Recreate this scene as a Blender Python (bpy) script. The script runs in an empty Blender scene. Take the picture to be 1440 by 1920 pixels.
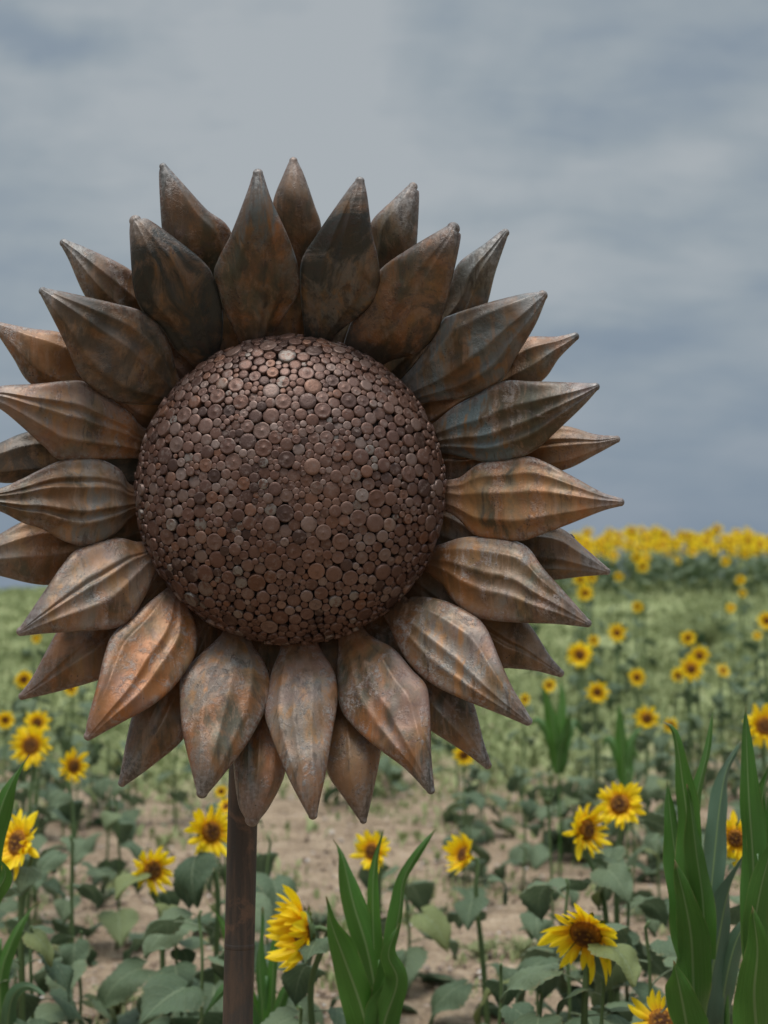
import bpy, math, random
import numpy as np
from mathutils import Vector, Matrix, Euler, noise as mnoise
R = math.radians
PI = math.pi
rnd = random.Random(11)
rng = np.random.default_rng(5)
S = bpy.context.scene
COL = S.collection

# ------------------------------------------------------------------ camera
F = 3045.0                      # focal length in photo pixels (1440 x 1920)
CAMZ = 1.70
PITCH = math.atan(190 / F)
cam_d = bpy.data.cameras.new('camera')
cam = bpy.data.objects.new('camera', cam_d); COL.objects.link(cam)
cam.location = (0, 0, CAMZ)
cam.rotation_euler = (PI / 2 + PITCH, 0, 0)
cam_d.sensor_fit = 'VERTICAL'; cam_d.sensor_height = 36; cam_d.lens = 36 * F / 1920
cam_d.clip_start = 0.05; cam_d.clip_end = 3000
cam_d.dof.use_dof = True; cam_d.dof.focus_distance = 3.82; cam_d.dof.aperture_fstop = 2.6
S.camera = cam

def at(px, py, Y):
    """world point seen at photo pixel (px, py), at world depth Y"""
    x = (px - 720) / F; v = (960 - py) / F
    dy = math.cos(PITCH) - v * math.sin(PITCH)
    dz = math.sin(PITCH) + v * math.cos(PITCH)
    k = Y / dy
    return Vector((x * k, Y, CAMZ + dz * k))

# ------------------------------------------------------------------ node helper
class NT:
    def __init__(self, tree):
        self.t = tree; self.n = tree.nodes; self.l = tree.links; self.n.clear()
    def node(self, typ, **kw):
        nd = self.n.new(typ)
        for k, v in kw.items(): setattr(nd, k, v)
        return nd
    def put(self, sock, val):
        if val is None: return
        if isinstance(val, bpy.types.NodeSocket): self.l.new(val, sock)
        else:
            if sock.type == 'RGBA' and not isinstance(val, (int, float)) and len(val) == 3: val = (*val, 1)
            sock.default_value = val
    def math(self, op, a, b=None, c=None, clamp=False):
        nd = self.node('ShaderNodeMath', operation=op); nd.use_clamp = clamp
        self.put(nd.inputs[0], a); self.put(nd.inputs[1], b); self.put(nd.inputs[2], c)
        return nd.outputs[0]
    def mix(self, f, a, b, blend='MIX'):
        nd = self.node('ShaderNodeMix', data_type='RGBA', blend_type=blend)
        self.put(nd.inputs[0], f); self.put(nd.inputs[6], a); self.put(nd.inputs[7], b)
        return nd.outputs[2]
    def noise(self, vec, scale, detail=4, rough=.55, dist=0, col=False):
        nd = self.node('ShaderNodeTexNoise')
        self.put(nd.inputs['Vector'], vec); nd.inputs['Scale'].default_value = scale
        nd.inputs['Detail'].default_value = detail; nd.inputs['Roughness'].default_value = rough
        nd.inputs['Distortion'].default_value = dist
        return nd.outputs[1 if col else 0]
    def voro(self, vec, scale, feature='F1', out=0, rand=1.0):
        nd = self.node('ShaderNodeTexVoronoi', feature=feature)
        self.put(nd.inputs['Vector'], vec); nd.inputs['Scale'].default_value = scale
        nd.inputs['Randomness'].default_value = rand
        return nd.outputs[out]
    def map(self, vec, scale=(1, 1, 1), loc=(0, 0, 0)):
        nd = self.node('ShaderNodeMapping'); self.put(nd.inputs[0], vec)
        self.put(nd.inputs[1], loc); self.put(nd.inputs[3], scale)
        return nd.outputs[0]
    def ss(self, v, a, b):
        nd = self.node('ShaderNodeMapRange', interpolation_type='SMOOTHSTEP'); nd.clamp = True
        self.put(nd.inputs[0], v); nd.inputs[1].default_value = a; nd.inputs[2].default_value = b
        return nd.outputs[0]
    def ramp(self, v, stops):
        nd = self.node('ShaderNodeValToRGB'); self.put(nd.inputs[0], v); e = nd.color_ramp.elements
        while len(e) < len(stops): e.new(.5)
        for el, (p, c) in zip(e, stops): el.position = p; el.color = (*c, 1)
        return nd.outputs[0]
    def bump(self, h, strength=.5, dist=.01, normal=None):
        nd = self.node('ShaderNodeBump'); nd.inputs['Strength'].default_value = strength
        nd.inputs['Distance'].default_value = dist; self.put(nd.inputs['Height'], h)
        if normal: self.l.new(normal, nd.inputs['Normal'])
        return nd.outputs[0]
    def coord(self, which='Object'): return self.node('ShaderNodeTexCoord').outputs[which]
    def sep(self, v):
        nd = self.node('ShaderNodeSeparateXYZ'); self.put(nd.inputs[0], v); return nd.outputs
    def comb(self, x, y, z):
        nd = self.node('ShaderNodeCombineXYZ')
        self.put(nd.inputs[0], x); self.put(nd.inputs[1], y); self.put(nd.inputs[2], z); return nd.outputs[0]
    def attr(self, name, typ='OBJECT', out=2):
        nd = self.node('ShaderNodeAttribute', attribute_type=typ); nd.attribute_name = name
        return nd.outputs[out]
    def objrand(self): return self.node('ShaderNodeObjectInfo').outputs['Random']
    def pbsdf(self, col, rough=.6, metal=0, normal=None, spec=.5, **kw):
        b = self.node('ShaderNodeBsdfPrincipled')
        self.put(b.inputs['Base Color'], col); self.put(b.inputs['Roughness'], rough)
        self.put(b.inputs['Metallic'], metal); self.put(b.inputs['Specular IOR Level'], spec)
        if normal: self.l.new(normal, b.inputs['Normal'])
        for k, v in kw.items(): self.put(b.inputs[k.replace('_', ' ')], v)
        return b.outputs[0]
    def out(self, sh):
        o = self.node('ShaderNodeOutputMaterial'); self.l.new(sh, o.inputs[0])

def mat(name):
    m = bpy.data.materials.new(name); m.use_nodes = True
    return m, NT(m.node_tree)

# ------------------------------------------------------------------ world (overcast sky)
SUN_EL, SUN_AZ = R(71), R(205)      # azimuth clockwise from +Y (the view direction)
w = bpy.data.worlds.new('World'); S.world = w; w.use_nodes = True
n = NT(w.node_tree)
gen = n.coord('Generated'); X, Y_, Z = n.sep(gen)
zz = n.math('ADD', n.math('MAXIMUM', Z, 0.0), 0.40)
pv = n.comb(n.math('DIVIDE', X, zz), n.math('DIVIDE', Y_, zz), 0.0)
c1 = n.noise(n.map(pv, (1.5, 1.0, 1), (5.1, 2.6, 0)), 1.9, 5, .5, .5)
c2 = n.noise(n.map(pv, (1.0, 1.6, 1), (7.4, 1.9, 3)), 4.6, 6, .55, .25)
cl = n.math('ADD', n.math('MULTIPLY', c1, .72), n.math('MULTIPLY', c2, .28))

def blob(px, py, rx, ry, amp):
    global cl
    d = (at(px, py, 10) - Vector((0, 0, CAMZ))).normalized()
    w1 = n.node('ShaderNodeVectorMath', operation='MULTIPLY_ADD'); n.put(w1.inputs[0], n.noise(gen, 5.0, 5, .55, .2, True)); w1.inputs[1].default_value = (.16, .16, .10)
    a_ = n.node('ShaderNodeVectorMath', operation='ADD'); n.put(a_.inputs[0], gen); a_.inputs[1].default_value = (-d.x - .08, -d.y - .08, -d.z - .05)
    n.l.new(a_.outputs[0], w1.inputs[2])
    w2 = n.node('ShaderNodeVectorMath', operation='MULTIPLY'); n.l.new(w1.outputs[0], w2.inputs[0]); w2.inputs[1].default_value = (F / rx, 3.0, F / ry)
    ln_ = n.node('ShaderNodeVectorMath', operation='LENGTH'); n.l.new(w2.outputs[0], ln_.inputs[0])
    cl = n.math('MULTIPLY_ADD', n.ss(ln_.outputs['Value'], 1.6, .1), amp, cl)
c3 = n.noise(n.map(pv, (1.0, 2.2, 1), (1.4, 8.9, 6)), 8.0, 7, .6, .5)
cl = n.math('MULTIPLY_ADD', cl, .75, .10)
cl = n.math('MULTIPLY_ADD', c3, .17, n.math('SUBTRACT', cl, .035))
blob(640, 320, 420, 130, .085); blob(150, 170, 260, 80, .07); blob(1050, 520, 280, 80, .09); blob(40, 60, 130, 45, -.13); blob(720, 90, 500, 90, .04)
blob(300, 240, 300, 80, -.06); blob(60, 480, 220, 170, -.055); blob(1330, 640, 260, 120, -.06); blob(1420, 830, 110, 45, .11); blob(1330, 310, 300, 60, .07); blob(1130, 770, 120, 50, .05); blob(1300,200,300,60,-.03)
base = n.ramp(cl, [(.38, (.205, .262, .335)), (.46, (.262, .318, .378)), (.53, (.330, .380, .418)), (.62, (.415, .452, .478))])
hor = n.ss(Z, .24, .02)                                  # bluer towards the horizon
base = n.mix(n.math('MULTIPLY', hor, .70), base, (.185, .250, .345))
sky = n.node('ShaderNodeTexSky', sky_type='NISHITA'); sky.sun_disc = False
sky.sun_elevation = SUN_EL; sky.sun_rotation = SUN_AZ; sky.air_density = 1.2; sky.dust_density = 3
nsky = n.mix(1.0, sky.outputs[0], (.05, .05, .05), 'MULTIPLY')
base = n.mix(.12, base, nsky)
up = n.math('MULTIPLY_ADD', n.ss(Z, .50, 1.0), 5.2, 1.0)    # overcast: zenith brighter than the horizon
sc = n.node('ShaderNodeVectorMath', operation='SCALE'); n.put(sc.inputs[0], base); n.put(sc.inputs['Scale'], up)
bg = n.node('ShaderNodeBackground'); n.put(bg.inputs[0], sc.outputs[0]); bg.inputs[1].default_value = 1.0
o = n.node('ShaderNodeOutputWorld'); n.l.new(bg.outputs[0], o.inputs[0])

sd = bpy.data.lights.new('sun', 'SUN'); sd.energy = 2.1; sd.angle = R(24); sd.color = (1, .95, .88)
sun = bpy.data.objects.new('sun', sd); COL.objects.link(sun)
sdir = Vector((math.sin(SUN_AZ) * math.cos(SUN_EL), math.cos(SUN_AZ) * math.cos(SUN_EL), math.sin(SUN_EL)))
sun.rotation_euler = sdir.to_track_quat('Z', 'Y').to_euler()
sun.location = sdir * 30

S.view_settings.view_transform = 'Standard'; S.view_settings.look = 'None'
S.view_settings.exposure = 0.05; S.view_settings.gamma = 1
S.render.resolution_x = 768; S.render.resolution_y = 1024

# ------------------------------------------------------------------ object helpers
def tag(o, label=None, cat=None, group=None, kind=None):
    if label: o['label'] = label
    if cat: o['category'] = cat
    if group: o['group'] = group
    if kind: o['kind'] = kind
    return o
def empty(name, loc):
    o = bpy.data.objects.new(name, None); COL.objects.link(o); o.location = loc; o.empty_display_size = .1
    return o
def mesh(name, V, Fc, mats, uv=None, mi=None, smooth=True):
    me = bpy.data.meshes.new(name)
    V = np.asarray(V, dtype=np.float32)
    me.from_pydata([tuple(map(float, v)) for v in V] if len(V) < 4000 else V.tolist(), [], Fc if isinstance(Fc, list) else Fc.tolist())
    if not isinstance(mats, (list, tuple)): mats = [mats]
    for m in mats: me.materials.append(m)
    if mi is not None: me.polygons.foreach_set('material_index', np.asarray(mi, dtype=np.int32))
    me.polygons.foreach_set('use_smooth', np.full(len(me.polygons), smooth))
    if uv is not None:
        lay = me.uv_layers.new(name='UVMap')
        idx = np.zeros(len(me.loops), dtype=np.int32); me.loops.foreach_get('vertex_index', idx)
        lay.data.foreach_set('uv', np.asarray(uv, dtype=np.float32)[idx].ravel())
    me.update()
    return me
def link(name, me, parent=None, loc=(0, 0, 0), rot=None, scale=None):
    o = bpy.data.objects.new(name, me); COL.objects.link(o); o.parent = parent; o.location = loc
    if rot is not None: o.rotation_euler = rot
    if scale is not None: o.scale = scale if hasattr(scale, '__len__') else (scale,) * 3
    return o
def crom(P, m, ends=True):
    """Catmull-Rom through P, m samples evenly spread by arc length"""
    P = np.asarray(P, float)
    Q = np.vstack([2 * P[0] - P[1], P, 2 * P[-1] - P[-2]]); out = []
    for i in range(len(P) - 1):
        p0, p1, p2, p3 = Q[i:i + 4]
        for t in np.linspace(0, 1, 14, endpoint=False):
            out.append(.5 * ((2 * p1) + (-p0 + p2) * t + (2 * p0 - 5 * p1 + 4 * p2 - p3) * t * t + (-p0 + 3 * p1 - 3 * p2 + p3) * t ** 3))
    out.append(P[-1]); out = np.array(out)
    s = np.r_[0, np.cumsum(np.linalg.norm(np.diff(out, axis=0), axis=1))]
    q = np.linspace(0, s[-1], m)
    return np.stack([np.interp(q, s, out[:, k]) for k in range(P.shape[1])], 1)
def grid_faces(nr, nc, off=0, wrap=False):
    fs = []
    for i in range(nr - 1):
        for j in range(nc if wrap else nc - 1):
            a = off + i * nc + j; b = off + i * nc + (j + 1) % nc
            fs.append((a, b, b + nc, a + nc))
    return fs
def tube(P, rad, seg=8, off=0, cap=True):
    P = np.asarray(P, float); m = len(P); rad = np.broadcast_to(rad, m)
    V = []; up = np.array([0.3, 0.9, 0.2])
    for i in range(m):
        d = P[min(i + 1, m - 1)] - P[max(i - 1, 0)]; d = d / (np.linalg.norm(d) + 1e-9)
        a = np.cross(d, up); a /= np.linalg.norm(a) + 1e-9; b = np.cross(d, a)
        for k in range(seg):
            t = 2 * PI * k / seg; V.append(P[i] + rad[i] * (math.cos(t) * a + math.sin(t) * b))
    Fc = grid_faces(m, seg, off, True)
    if cap: Fc += [tuple(off + k for k in range(seg))[::-1], tuple(off + (m - 1) * seg + k for k in range(seg))]
    return np.array(V), Fc

# ------------------------------------------------------------------ ground
def sstep(x, a, b):
    t = np.clip((x - a) / (b - a), 0, 1); return t * t * (3 - 2 * t)
def ground_z(x, y):
    x = np.asarray(x, float); y = np.asarray(y, float)
    ramp = .107 * np.log1p(np.exp((y - 8.6) * 1.2)) / 1.2
    yc = 33.0
    over = .20 * np.log1p(np.exp((y - yc) * .5)) / .5
    z = ramp - over
    z = np.maximum(z, np.where(y > yc, 1.2, -9))
    xm = 4 - np.log1p(np.exp((4 - x) * 1.0)) / 1.0
    z = z + .016 * (xm - 4) * sstep(y, 8, 33) * sstep(-np.abs(y), -300, -60)
    z = z + .03 * np.sin(x * .9 + y * .31) * np.sin(y * .7 - x * .2) + .015 * np.sin(x * 2.3 + 1) * np.sin(y * 1.9)
    return z
def gz(x, y): return float(ground_z(x, y))

m_soil, n = mat('soil')
pos = n.coord('Object'); sx, sy, sz = n.sep(pos)
big = n.noise(pos, .55, 5, .6); fine = n.noise(pos, 38, 5, .7); mid = n.noise(pos, 6.5, 5, .6)
soil = n.ramp(n.math('ADD', n.math('MULTIPLY', fine, .55), n.math('MULTIPLY', mid, .45)),
              [(.36, (.110, .076, .048)), (.46, (.235, .168, .110)), (.56, (.33, .245, .162)), (.68, (.48, .38, .28))])
peb = n.voro(pos, 60, 'F1', 0); pebc = n.voro(pos, 60, 'F1', 1)
soil = n.mix(n.math('MULTIPLY', n.ss(peb, .32, .22), n.ss(n.sep(pebc)[0], .72, .8)), soil, (.42, .36, .31))
green = n.ramp(n.noise(pos, 5, 5, .65), [(.35, (.15, .175, .075)), (.5, (.23, .26, .11)), (.65, (.31, .31, .16))])
gm = n.math('ADD', n.math('MULTIPLY', n.ss(sy, 11.2, 15.0), 1.0), n.math('MULTIPLY', n.math('SUBTRACT', big, .5), 2.2))
gm = n.ss(gm, .25, .75)
gm = n.math('MULTIPLY', gm, n.ss(sy, 9.0, 11.5))
colr = n.mix(gm, soil, green)
hh = n.math('ADD', n.math('MULTIPLY', fine, .5), n.math('MULTIPLY', mid, 1.0))
hh = n.math('ADD', hh, n.math('MULTIPLY', n.ss(peb, .45, .1), .35))
n.out(n.pbsdf(colr, .95, normal=n.bump(hh, .9, .03), spec=.15))

def build_ground():
    xs = np.r_[-600, -300, -150, -80, -50, -35, np.arange(-25, 25.01, .25), 35, 50, 80, 150, 300, 600]
    ys = np.r_[-60, -30, -15, -6, np.arange(-2, 4.9, .5), np.arange(5, 14, .09), np.arange(14, 42, .3), 45, 50, 56, 65, 80, 110, 160, 250, 400, 700, 1200]
    XX, YY = np.meshgrid(xs, ys); ZZ = ground_z(XX, YY)
    nz = np.array([mnoise.fractal(Vector((x * 1.9, y * 1.9, 0)), 1, 2, 4) for x, y in zip(XX.ravel(), YY.ravel())]).reshape(XX.shape)
    ZZ = ZZ + nz * .034 * (np.abs(XX) < 26) * (YY < 42) * (YY > -3)
    V = np.stack([XX.ravel(), YY.ravel(), ZZ.ravel()], 1)
    o = link('ground', mesh('ground', V, grid_faces(len(ys), len(xs)), m_soil))
    tag(o, 'stony brown soil turning to weedy green up the slope', None, None, 'structure')
build_ground()

# ------------------------------------------------------------------ steel materials
def rust_material(name, disc=False):
    m, n = mat(name)
    pos = n.coord('Object'); rn = n.objrand()
    off = n.comb(n.math('MULTIPLY', rn, 37.0), n.math('MULTIPLY', rn, 11.0), n.math('MULTIPLY', rn, 53.0))
    va = n.node('ShaderNodeVectorMath', operation='ADD'); n.put(va.inputs[0], pos); n.put(va.inputs[1], off); p = va.outputs[0]
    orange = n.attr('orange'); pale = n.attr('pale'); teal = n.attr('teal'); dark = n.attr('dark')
    U, Vv, _ = n.sep(n.coord('UV'))            # U along the petal, V across it (0..1)
    big = n.noise(n.map(p, (1, 1, .75)), 5.5, 5, .6, .5)
    big2 = n.noise(n.map(p, (1, 1, .6), (9, 3, 5)), 8.5, 6, .62, .6)
    streak = n.noise(n.map(p, (14, 14, 1.6)), 2.2, 5, .6, .2)          # vertical run-off streaks
    grain = n.noise(p, 90, 4, .7)
    patch = n.noise(n.map(p, (1, 1, 1), (2, 8, 1)), 14, 7, .72, .8)
    c = n.mix(n.ss(big, .42, .58), (.062, .048, .024), (.290, .155, .062))      # olive brown to tan brown
    c = n.mix(n.math('MULTIPLY', n.ss(big2, .52, .66), .7), c, (.110, .105, .070))   # grey green cast
    om = n.math('ADD', n.math('MULTIPLY', n.ss(streak, .40, .66), .5), n.math('MULTIPLY', n.ss(big2, .56, .36), .6))
    om = n.math('MULTIPLY', n.math('MULTIPLY', om, orange), 1.15, clamp=True)
    c = n.mix(om, c, (.330, .125, .036))
    c = n.mix(n.math('MULTIPLY', n.ss(patch, .57, .66), .55), c, (.115, .046, .032))     # dark red blotches
    # pale flaking scale
    pm = n.math('MULTIPLY', n.ss(n.math('ADD', n.math('MULTIPLY', patch, .6), n.math('MULTIPLY', streak, .4)), .50, .60), n.ss(grain, .36, .60))
    c = n.mix(n.math('MULTIPLY', pm, pale, clamp=True), c, (.29, .245, .215))
    # blue-grey bare steel patches
    tm = n.math('MULTIPLY', n.ss(big, .45, .58), n.ss(streak, .36, .52))
    c = n.mix(n.math('MULTIPLY', n.math('MULTIPLY', tm, teal), 1.2, clamp=True), c, (.130, .165, .168))
    # heat-tinted grey tip and reddish base seam
    tip = n.ss(n.math('ADD', U, n.math('MULTIPLY', n.math('SUBTRACT', big2, .5), .5)), .74, .98)
    c = n.mix(n.math('MULTIPLY', tip, .7), c, n.mix(n.ss(grain, .4, .62), (.085, .085, .087), (.25, .242, .238)))
    rim = n.math('ABSOLUTE', n.math('SUBTRACT', Vv, .5))
    rimm = n.math('MULTIPLY', n.ss(rim, .33, .49), n.ss(patch, .40, .55))
    c = n.mix(n.math('MULTIPLY', rimm, .75), c, n.mix(n.ss(grain, .4, .6), (.17, .085, .06), (.26, .225, .20)))
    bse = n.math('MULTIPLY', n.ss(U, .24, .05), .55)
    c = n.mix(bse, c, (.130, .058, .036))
    st2 = n.noise(n.map(p, (26, 26, 1.3), (3, 3, 3)), 2.0, 6, .65, .3)
    c = n.mix(n.math('MULTIPLY', n.math('MULTIPLY', n.ss(st2, .54, .66), n.ss(big2, .40, .56)), .65), c, (.045, .032, .023))
    c = n.mix(n.math('MULTIPLY', n.ss(st2, .46, .34), .45), c, (.33, .20, .125))
    md = n.noise(n.map(p, (1, 1, 1), (1, 2, 7)), 7.0, 6, .7, .8)
    c = n.mix(n.math('MULTIPLY', n.math('MULTIPLY', n.ss(md, .40, .56), n.math('SUBTRACT', 1.0, tip)), n.math('MULTIPLY', dark, 1.7), clamp=True), c, (.040, .041, .033))  # dark olive tone, with the upper petals' shade painted into the colour
    c = n.mix(n.math('MULTIPLY', n.ss(md, .58, .66), .4), c, (.085, .040, .030))
    c = n.mix(n.math('MULTIPLY', n.ss(n.noise(n.map(p, (1, 1, 1), (5, 5, 2)), 4.0, 4, .6, .4), .50, .66), n.math('MULTIPLY', pale, .55, clamp=True)), c, (.240, .150, .125))
    spk = n.voro(p, 150, 'F1', 0); spc = n.sep(n.voro(p, 150, 'F1', 1))[0]
    pits = n.math('MULTIPLY', n.math('MULTIPLY', n.ss(spk, .35, .2), n.ss(spc, .80, .9)), n.ss(patch, .46, .6))
    c = n.mix(n.math('MULTIPLY', pits, .8), c, (.03, .022, .018))
    c = n.mix(n.math('MULTIPLY', grain, .35), c, n.mix(1.0, c, (.55, .55, .55), 'MULTIPLY'))
    shade_k = n.math('SUBTRACT', 1.0, n.math('MULTIPLY', n.math('MULTIPLY', dark, n.ss(tip, .9, .0)), .6))  # painted shade: darkens the upper petals' colour, leaves the tips light
    vs = n.node('ShaderNodeVectorMath', operation='SCALE'); n.put(vs.inputs[0], c); n.put(vs.inputs['Scale'], shade_k)
    rough = n.math('MULTIPLY_ADD', patch, .34, .27)
    h = n.math('ADD', n.math('MULTIPLY', grain, .45), n.math('ADD', n.math('MULTIPLY', patch, .22), n.math('MULTIPLY', pm, .5)))
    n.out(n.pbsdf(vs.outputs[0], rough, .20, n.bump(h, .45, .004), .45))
    return m
m_petal = rust_material('rusted_steel_petal')

m_disc, n = mat('rusted_steel_disc')
pos = n.coord('Generated'); g = n.node('ShaderNodeNewGeometry')
wp = g.outputs['Position']
isl = n.math('FRACT', n.math('ADD', g.outputs['Random Per Island'], n.math('MULTIPLY', n.objrand(), 7.31)))
isl2 = n.math('FRACT', n.math('MULTIPLY', isl, 17.77)); isl3 = n.math('FRACT', n.math('MULTIPLY', isl, 91.3))
c = n.ramp(isl, [(0, (.052, .030, .024)), (.25, (.108, .057, .043)), (.5, (.145, .085, .066)), (.75, (.105, .050, .034)), (1, (.190, .135, .114))])
gp = n.noise(wp, 60, 5, .7); gb = n.noise(wp, 3.2, 4, .6)
c = n.mix(n.math('MULTIPLY', n.math('MULTIPLY', n.ss(isl2, .93, .96), .6), n.ss(gp, .42, .52)), c, (.215, .210, .188))      # grey green weathered ones
c = n.mix(n.math('MULTIPLY', n.ss(isl3, .93, .95), .35), c, (.22, .098, .052))                      # fresh orange rust
c = n.mix(n.math('MULTIPLY', n.ss(gp, .52, .64), .6), c, (.20, .150, .130))
c = n.mix(n.math('MULTIPLY', n.ss(gp, .45, .30), .6), c, (.06, .036, .028))
c = n.mix(n.math('MULTIPLY', n.ss(gb, .5, .7), .35), c, (.19, .10, .065))
n.out(n.pbsdf(c, n.math('MULTIPLY_ADD', gp, .3, .30), .38, n.bump(n.noise(wp, 160, 3, .6), .4, .002), .3))
m_shell, n = mat('dark_backing_steel')
n.out(n.pbsdf(n.mix(n.noise(n.coord('Object'), 20, 4), (.012, .009, .008), (.035, .022, .016)), .8, .2))
m_pole, n = mat('rusted_pole_steel')
pos = n.coord('Object'); st = n.noise(n.map(pos, (22, 22, 2.2)), 2, 6, .65, .3); pt = n.noise(pos, 9, 6, .7, .6); gr = n.noise(pos, 120, 4, .7)
c = n.mix(n.ss(st, .38, .62), (.058, .044, .034), (.110, .070, .046))
c = n.mix(n.math('MULTIPLY', n.ss(pt, .54, .64), .6), c, (.19, .105, .062))
c = n.mix(n.math('MULTIPLY', n.ss(pt, .46, .36), .5), c, (.055, .050, .044))
c = n.mix(n.math('MULTIPLY', gr, .4), c, n.mix(1.0, c, (.5, .5, .5), 'MULTIPLY'))
n.out(n.pbsdf(c, .65, .10, n.bump(n.math('ADD', gr, pt), .3, .004), .4))

# ------------------------------------------------------------------ the steel sunflower
Y0 = 4.0
PXM = Y0 / F
DC = (545, 918)
# A = left edge, B = right edge looking outward from the centre; points from base to tip, in photo pixels
FRONT = [
 # A, B, tip, tip radius, scallops, ridge amp, (orange, pale, teal, dark = olive tone plus painted shade of the upper petals), depth offset
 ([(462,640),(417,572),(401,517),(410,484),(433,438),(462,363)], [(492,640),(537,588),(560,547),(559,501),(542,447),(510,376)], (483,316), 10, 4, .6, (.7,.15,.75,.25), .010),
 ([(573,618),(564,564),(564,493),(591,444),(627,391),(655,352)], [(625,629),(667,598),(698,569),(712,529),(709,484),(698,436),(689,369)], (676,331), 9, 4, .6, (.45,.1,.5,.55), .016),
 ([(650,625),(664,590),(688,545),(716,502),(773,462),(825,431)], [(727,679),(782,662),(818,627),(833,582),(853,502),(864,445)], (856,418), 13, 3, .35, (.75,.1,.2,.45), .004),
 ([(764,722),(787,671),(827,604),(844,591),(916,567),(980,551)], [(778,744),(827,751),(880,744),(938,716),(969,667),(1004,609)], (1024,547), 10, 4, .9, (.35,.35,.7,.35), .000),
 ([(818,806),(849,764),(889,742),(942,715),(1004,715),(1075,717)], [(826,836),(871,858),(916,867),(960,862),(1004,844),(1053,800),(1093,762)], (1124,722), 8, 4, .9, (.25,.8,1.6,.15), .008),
 ([(836,912),(863,894),(899,869),(947,862),(991,856),(1024,867),(1072,892),(1127,922)], [(838,948),(861,975),(891,1004),(936,1012),(980,1014),(1030,997),(1072,981),(1130,958)], (1171,942), 8, 4, .9, (1.0,.35,.0,.0), .012),
 ([(810,1040),(827,1020),(871,1007),(938,1008),(987,1024),(1018,1064),(1058,1109),(1087,1142)], [(812,1066),(831,1100),(853,1131),(893,1158),(960,1167),(1040,1170)], (1109,1171), 8, 4, .75, (.55,1.0,.5,.0), .005),
 ([(755,1136),(775,1118),(827,1124),(880,1149),(911,1176),(938,1238),(960,1287),(984,1327)], [(738,1156),(744,1207),(769,1247),(809,1282),(862,1309),(942,1341)], (997,1357), 9, 4, .6, (.6,1.1,.5,.0), .010),
 ([(689,1189),(738,1216),(773,1256),(800,1287),(807,1340),(809,1416)], [(636,1205),(631,1260),(638,1327),(667,1367),(707,1402),(760,1442)], (811,1489), 8, 4, .45, (.9,1.1,.1,.0), .004),
 ([(600,1214),(627,1260),(633,1313),(622,1384),(612,1445),(600,1500)], [(527,1212),(508,1263),(496,1330),(508,1380),(537,1451),(566,1508)], (588,1537), 9, 4, .3, (.8,1.2,.45,.0), .014),
 ([(471,1201),(496,1242),(508,1288),(496,1334),(462,1397),(421,1451)], [(412,1192),(367,1234),(340,1267),(337,1317),(342,1372),(358,1442)], (376,1497), 11, 4, .4, (.9,.55,.5,.0), .008),
 ([(345,1130),(367,1172),(368,1222),(333,1280),(287,1322),(230,1354)], [(304,1118),(258,1147),(212,1188),(196,1226),(183,1280),(164,1350)], (159,1386), 9, 4, .7, (1.1,.8,.05,.0), .014),
 ([(293,1058),(279,1105),(250,1155),(217,1178),(146,1184),(83,1188)], [(267,1022),(217,1009),(146,1030),(117,1059),(88,1101),(46,1163)], (31,1187), 9, 4, .75, (.8,.9,.4,.0), .006),
 ([(250,966),(217,1001),(167,1024),(125,1017),(79,992),(42,980),(0,959)], [(246,912),(225,880),(187,861),(146,859),(104,867),(42,897),(0,915)], (-68,934), 8, 5, 1.0, (.4,.3,.6,.1), .010),
 ([(262,848),(208,861),(117,863),(83,838),(42,801),(6,771)], [(266,812),(246,776),(212,751),(179,726),(146,713),(62,720),(4,723)], (-36,741), 9, 4, .9, (.95,.7,.3,.1), .004),
 ([(316,750),(233,757),(187,738),(150,705),(121,642),(96,592)], [(330,718),(321,655),(300,613),(267,584),(208,567),(125,548)], (74,541), 8, 4, .8, (.4,.2,.35,.4), .012),
 ([(367,676),(329,655),(300,613),(267,584),(250,538),(243,447)], [(400,667),(417,634),(417,580),(400,517),(375,484),(317,438),(278,411)], (249,404), 12, 4, .55, (.3,.1,.3,.6), .006),
]
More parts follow.
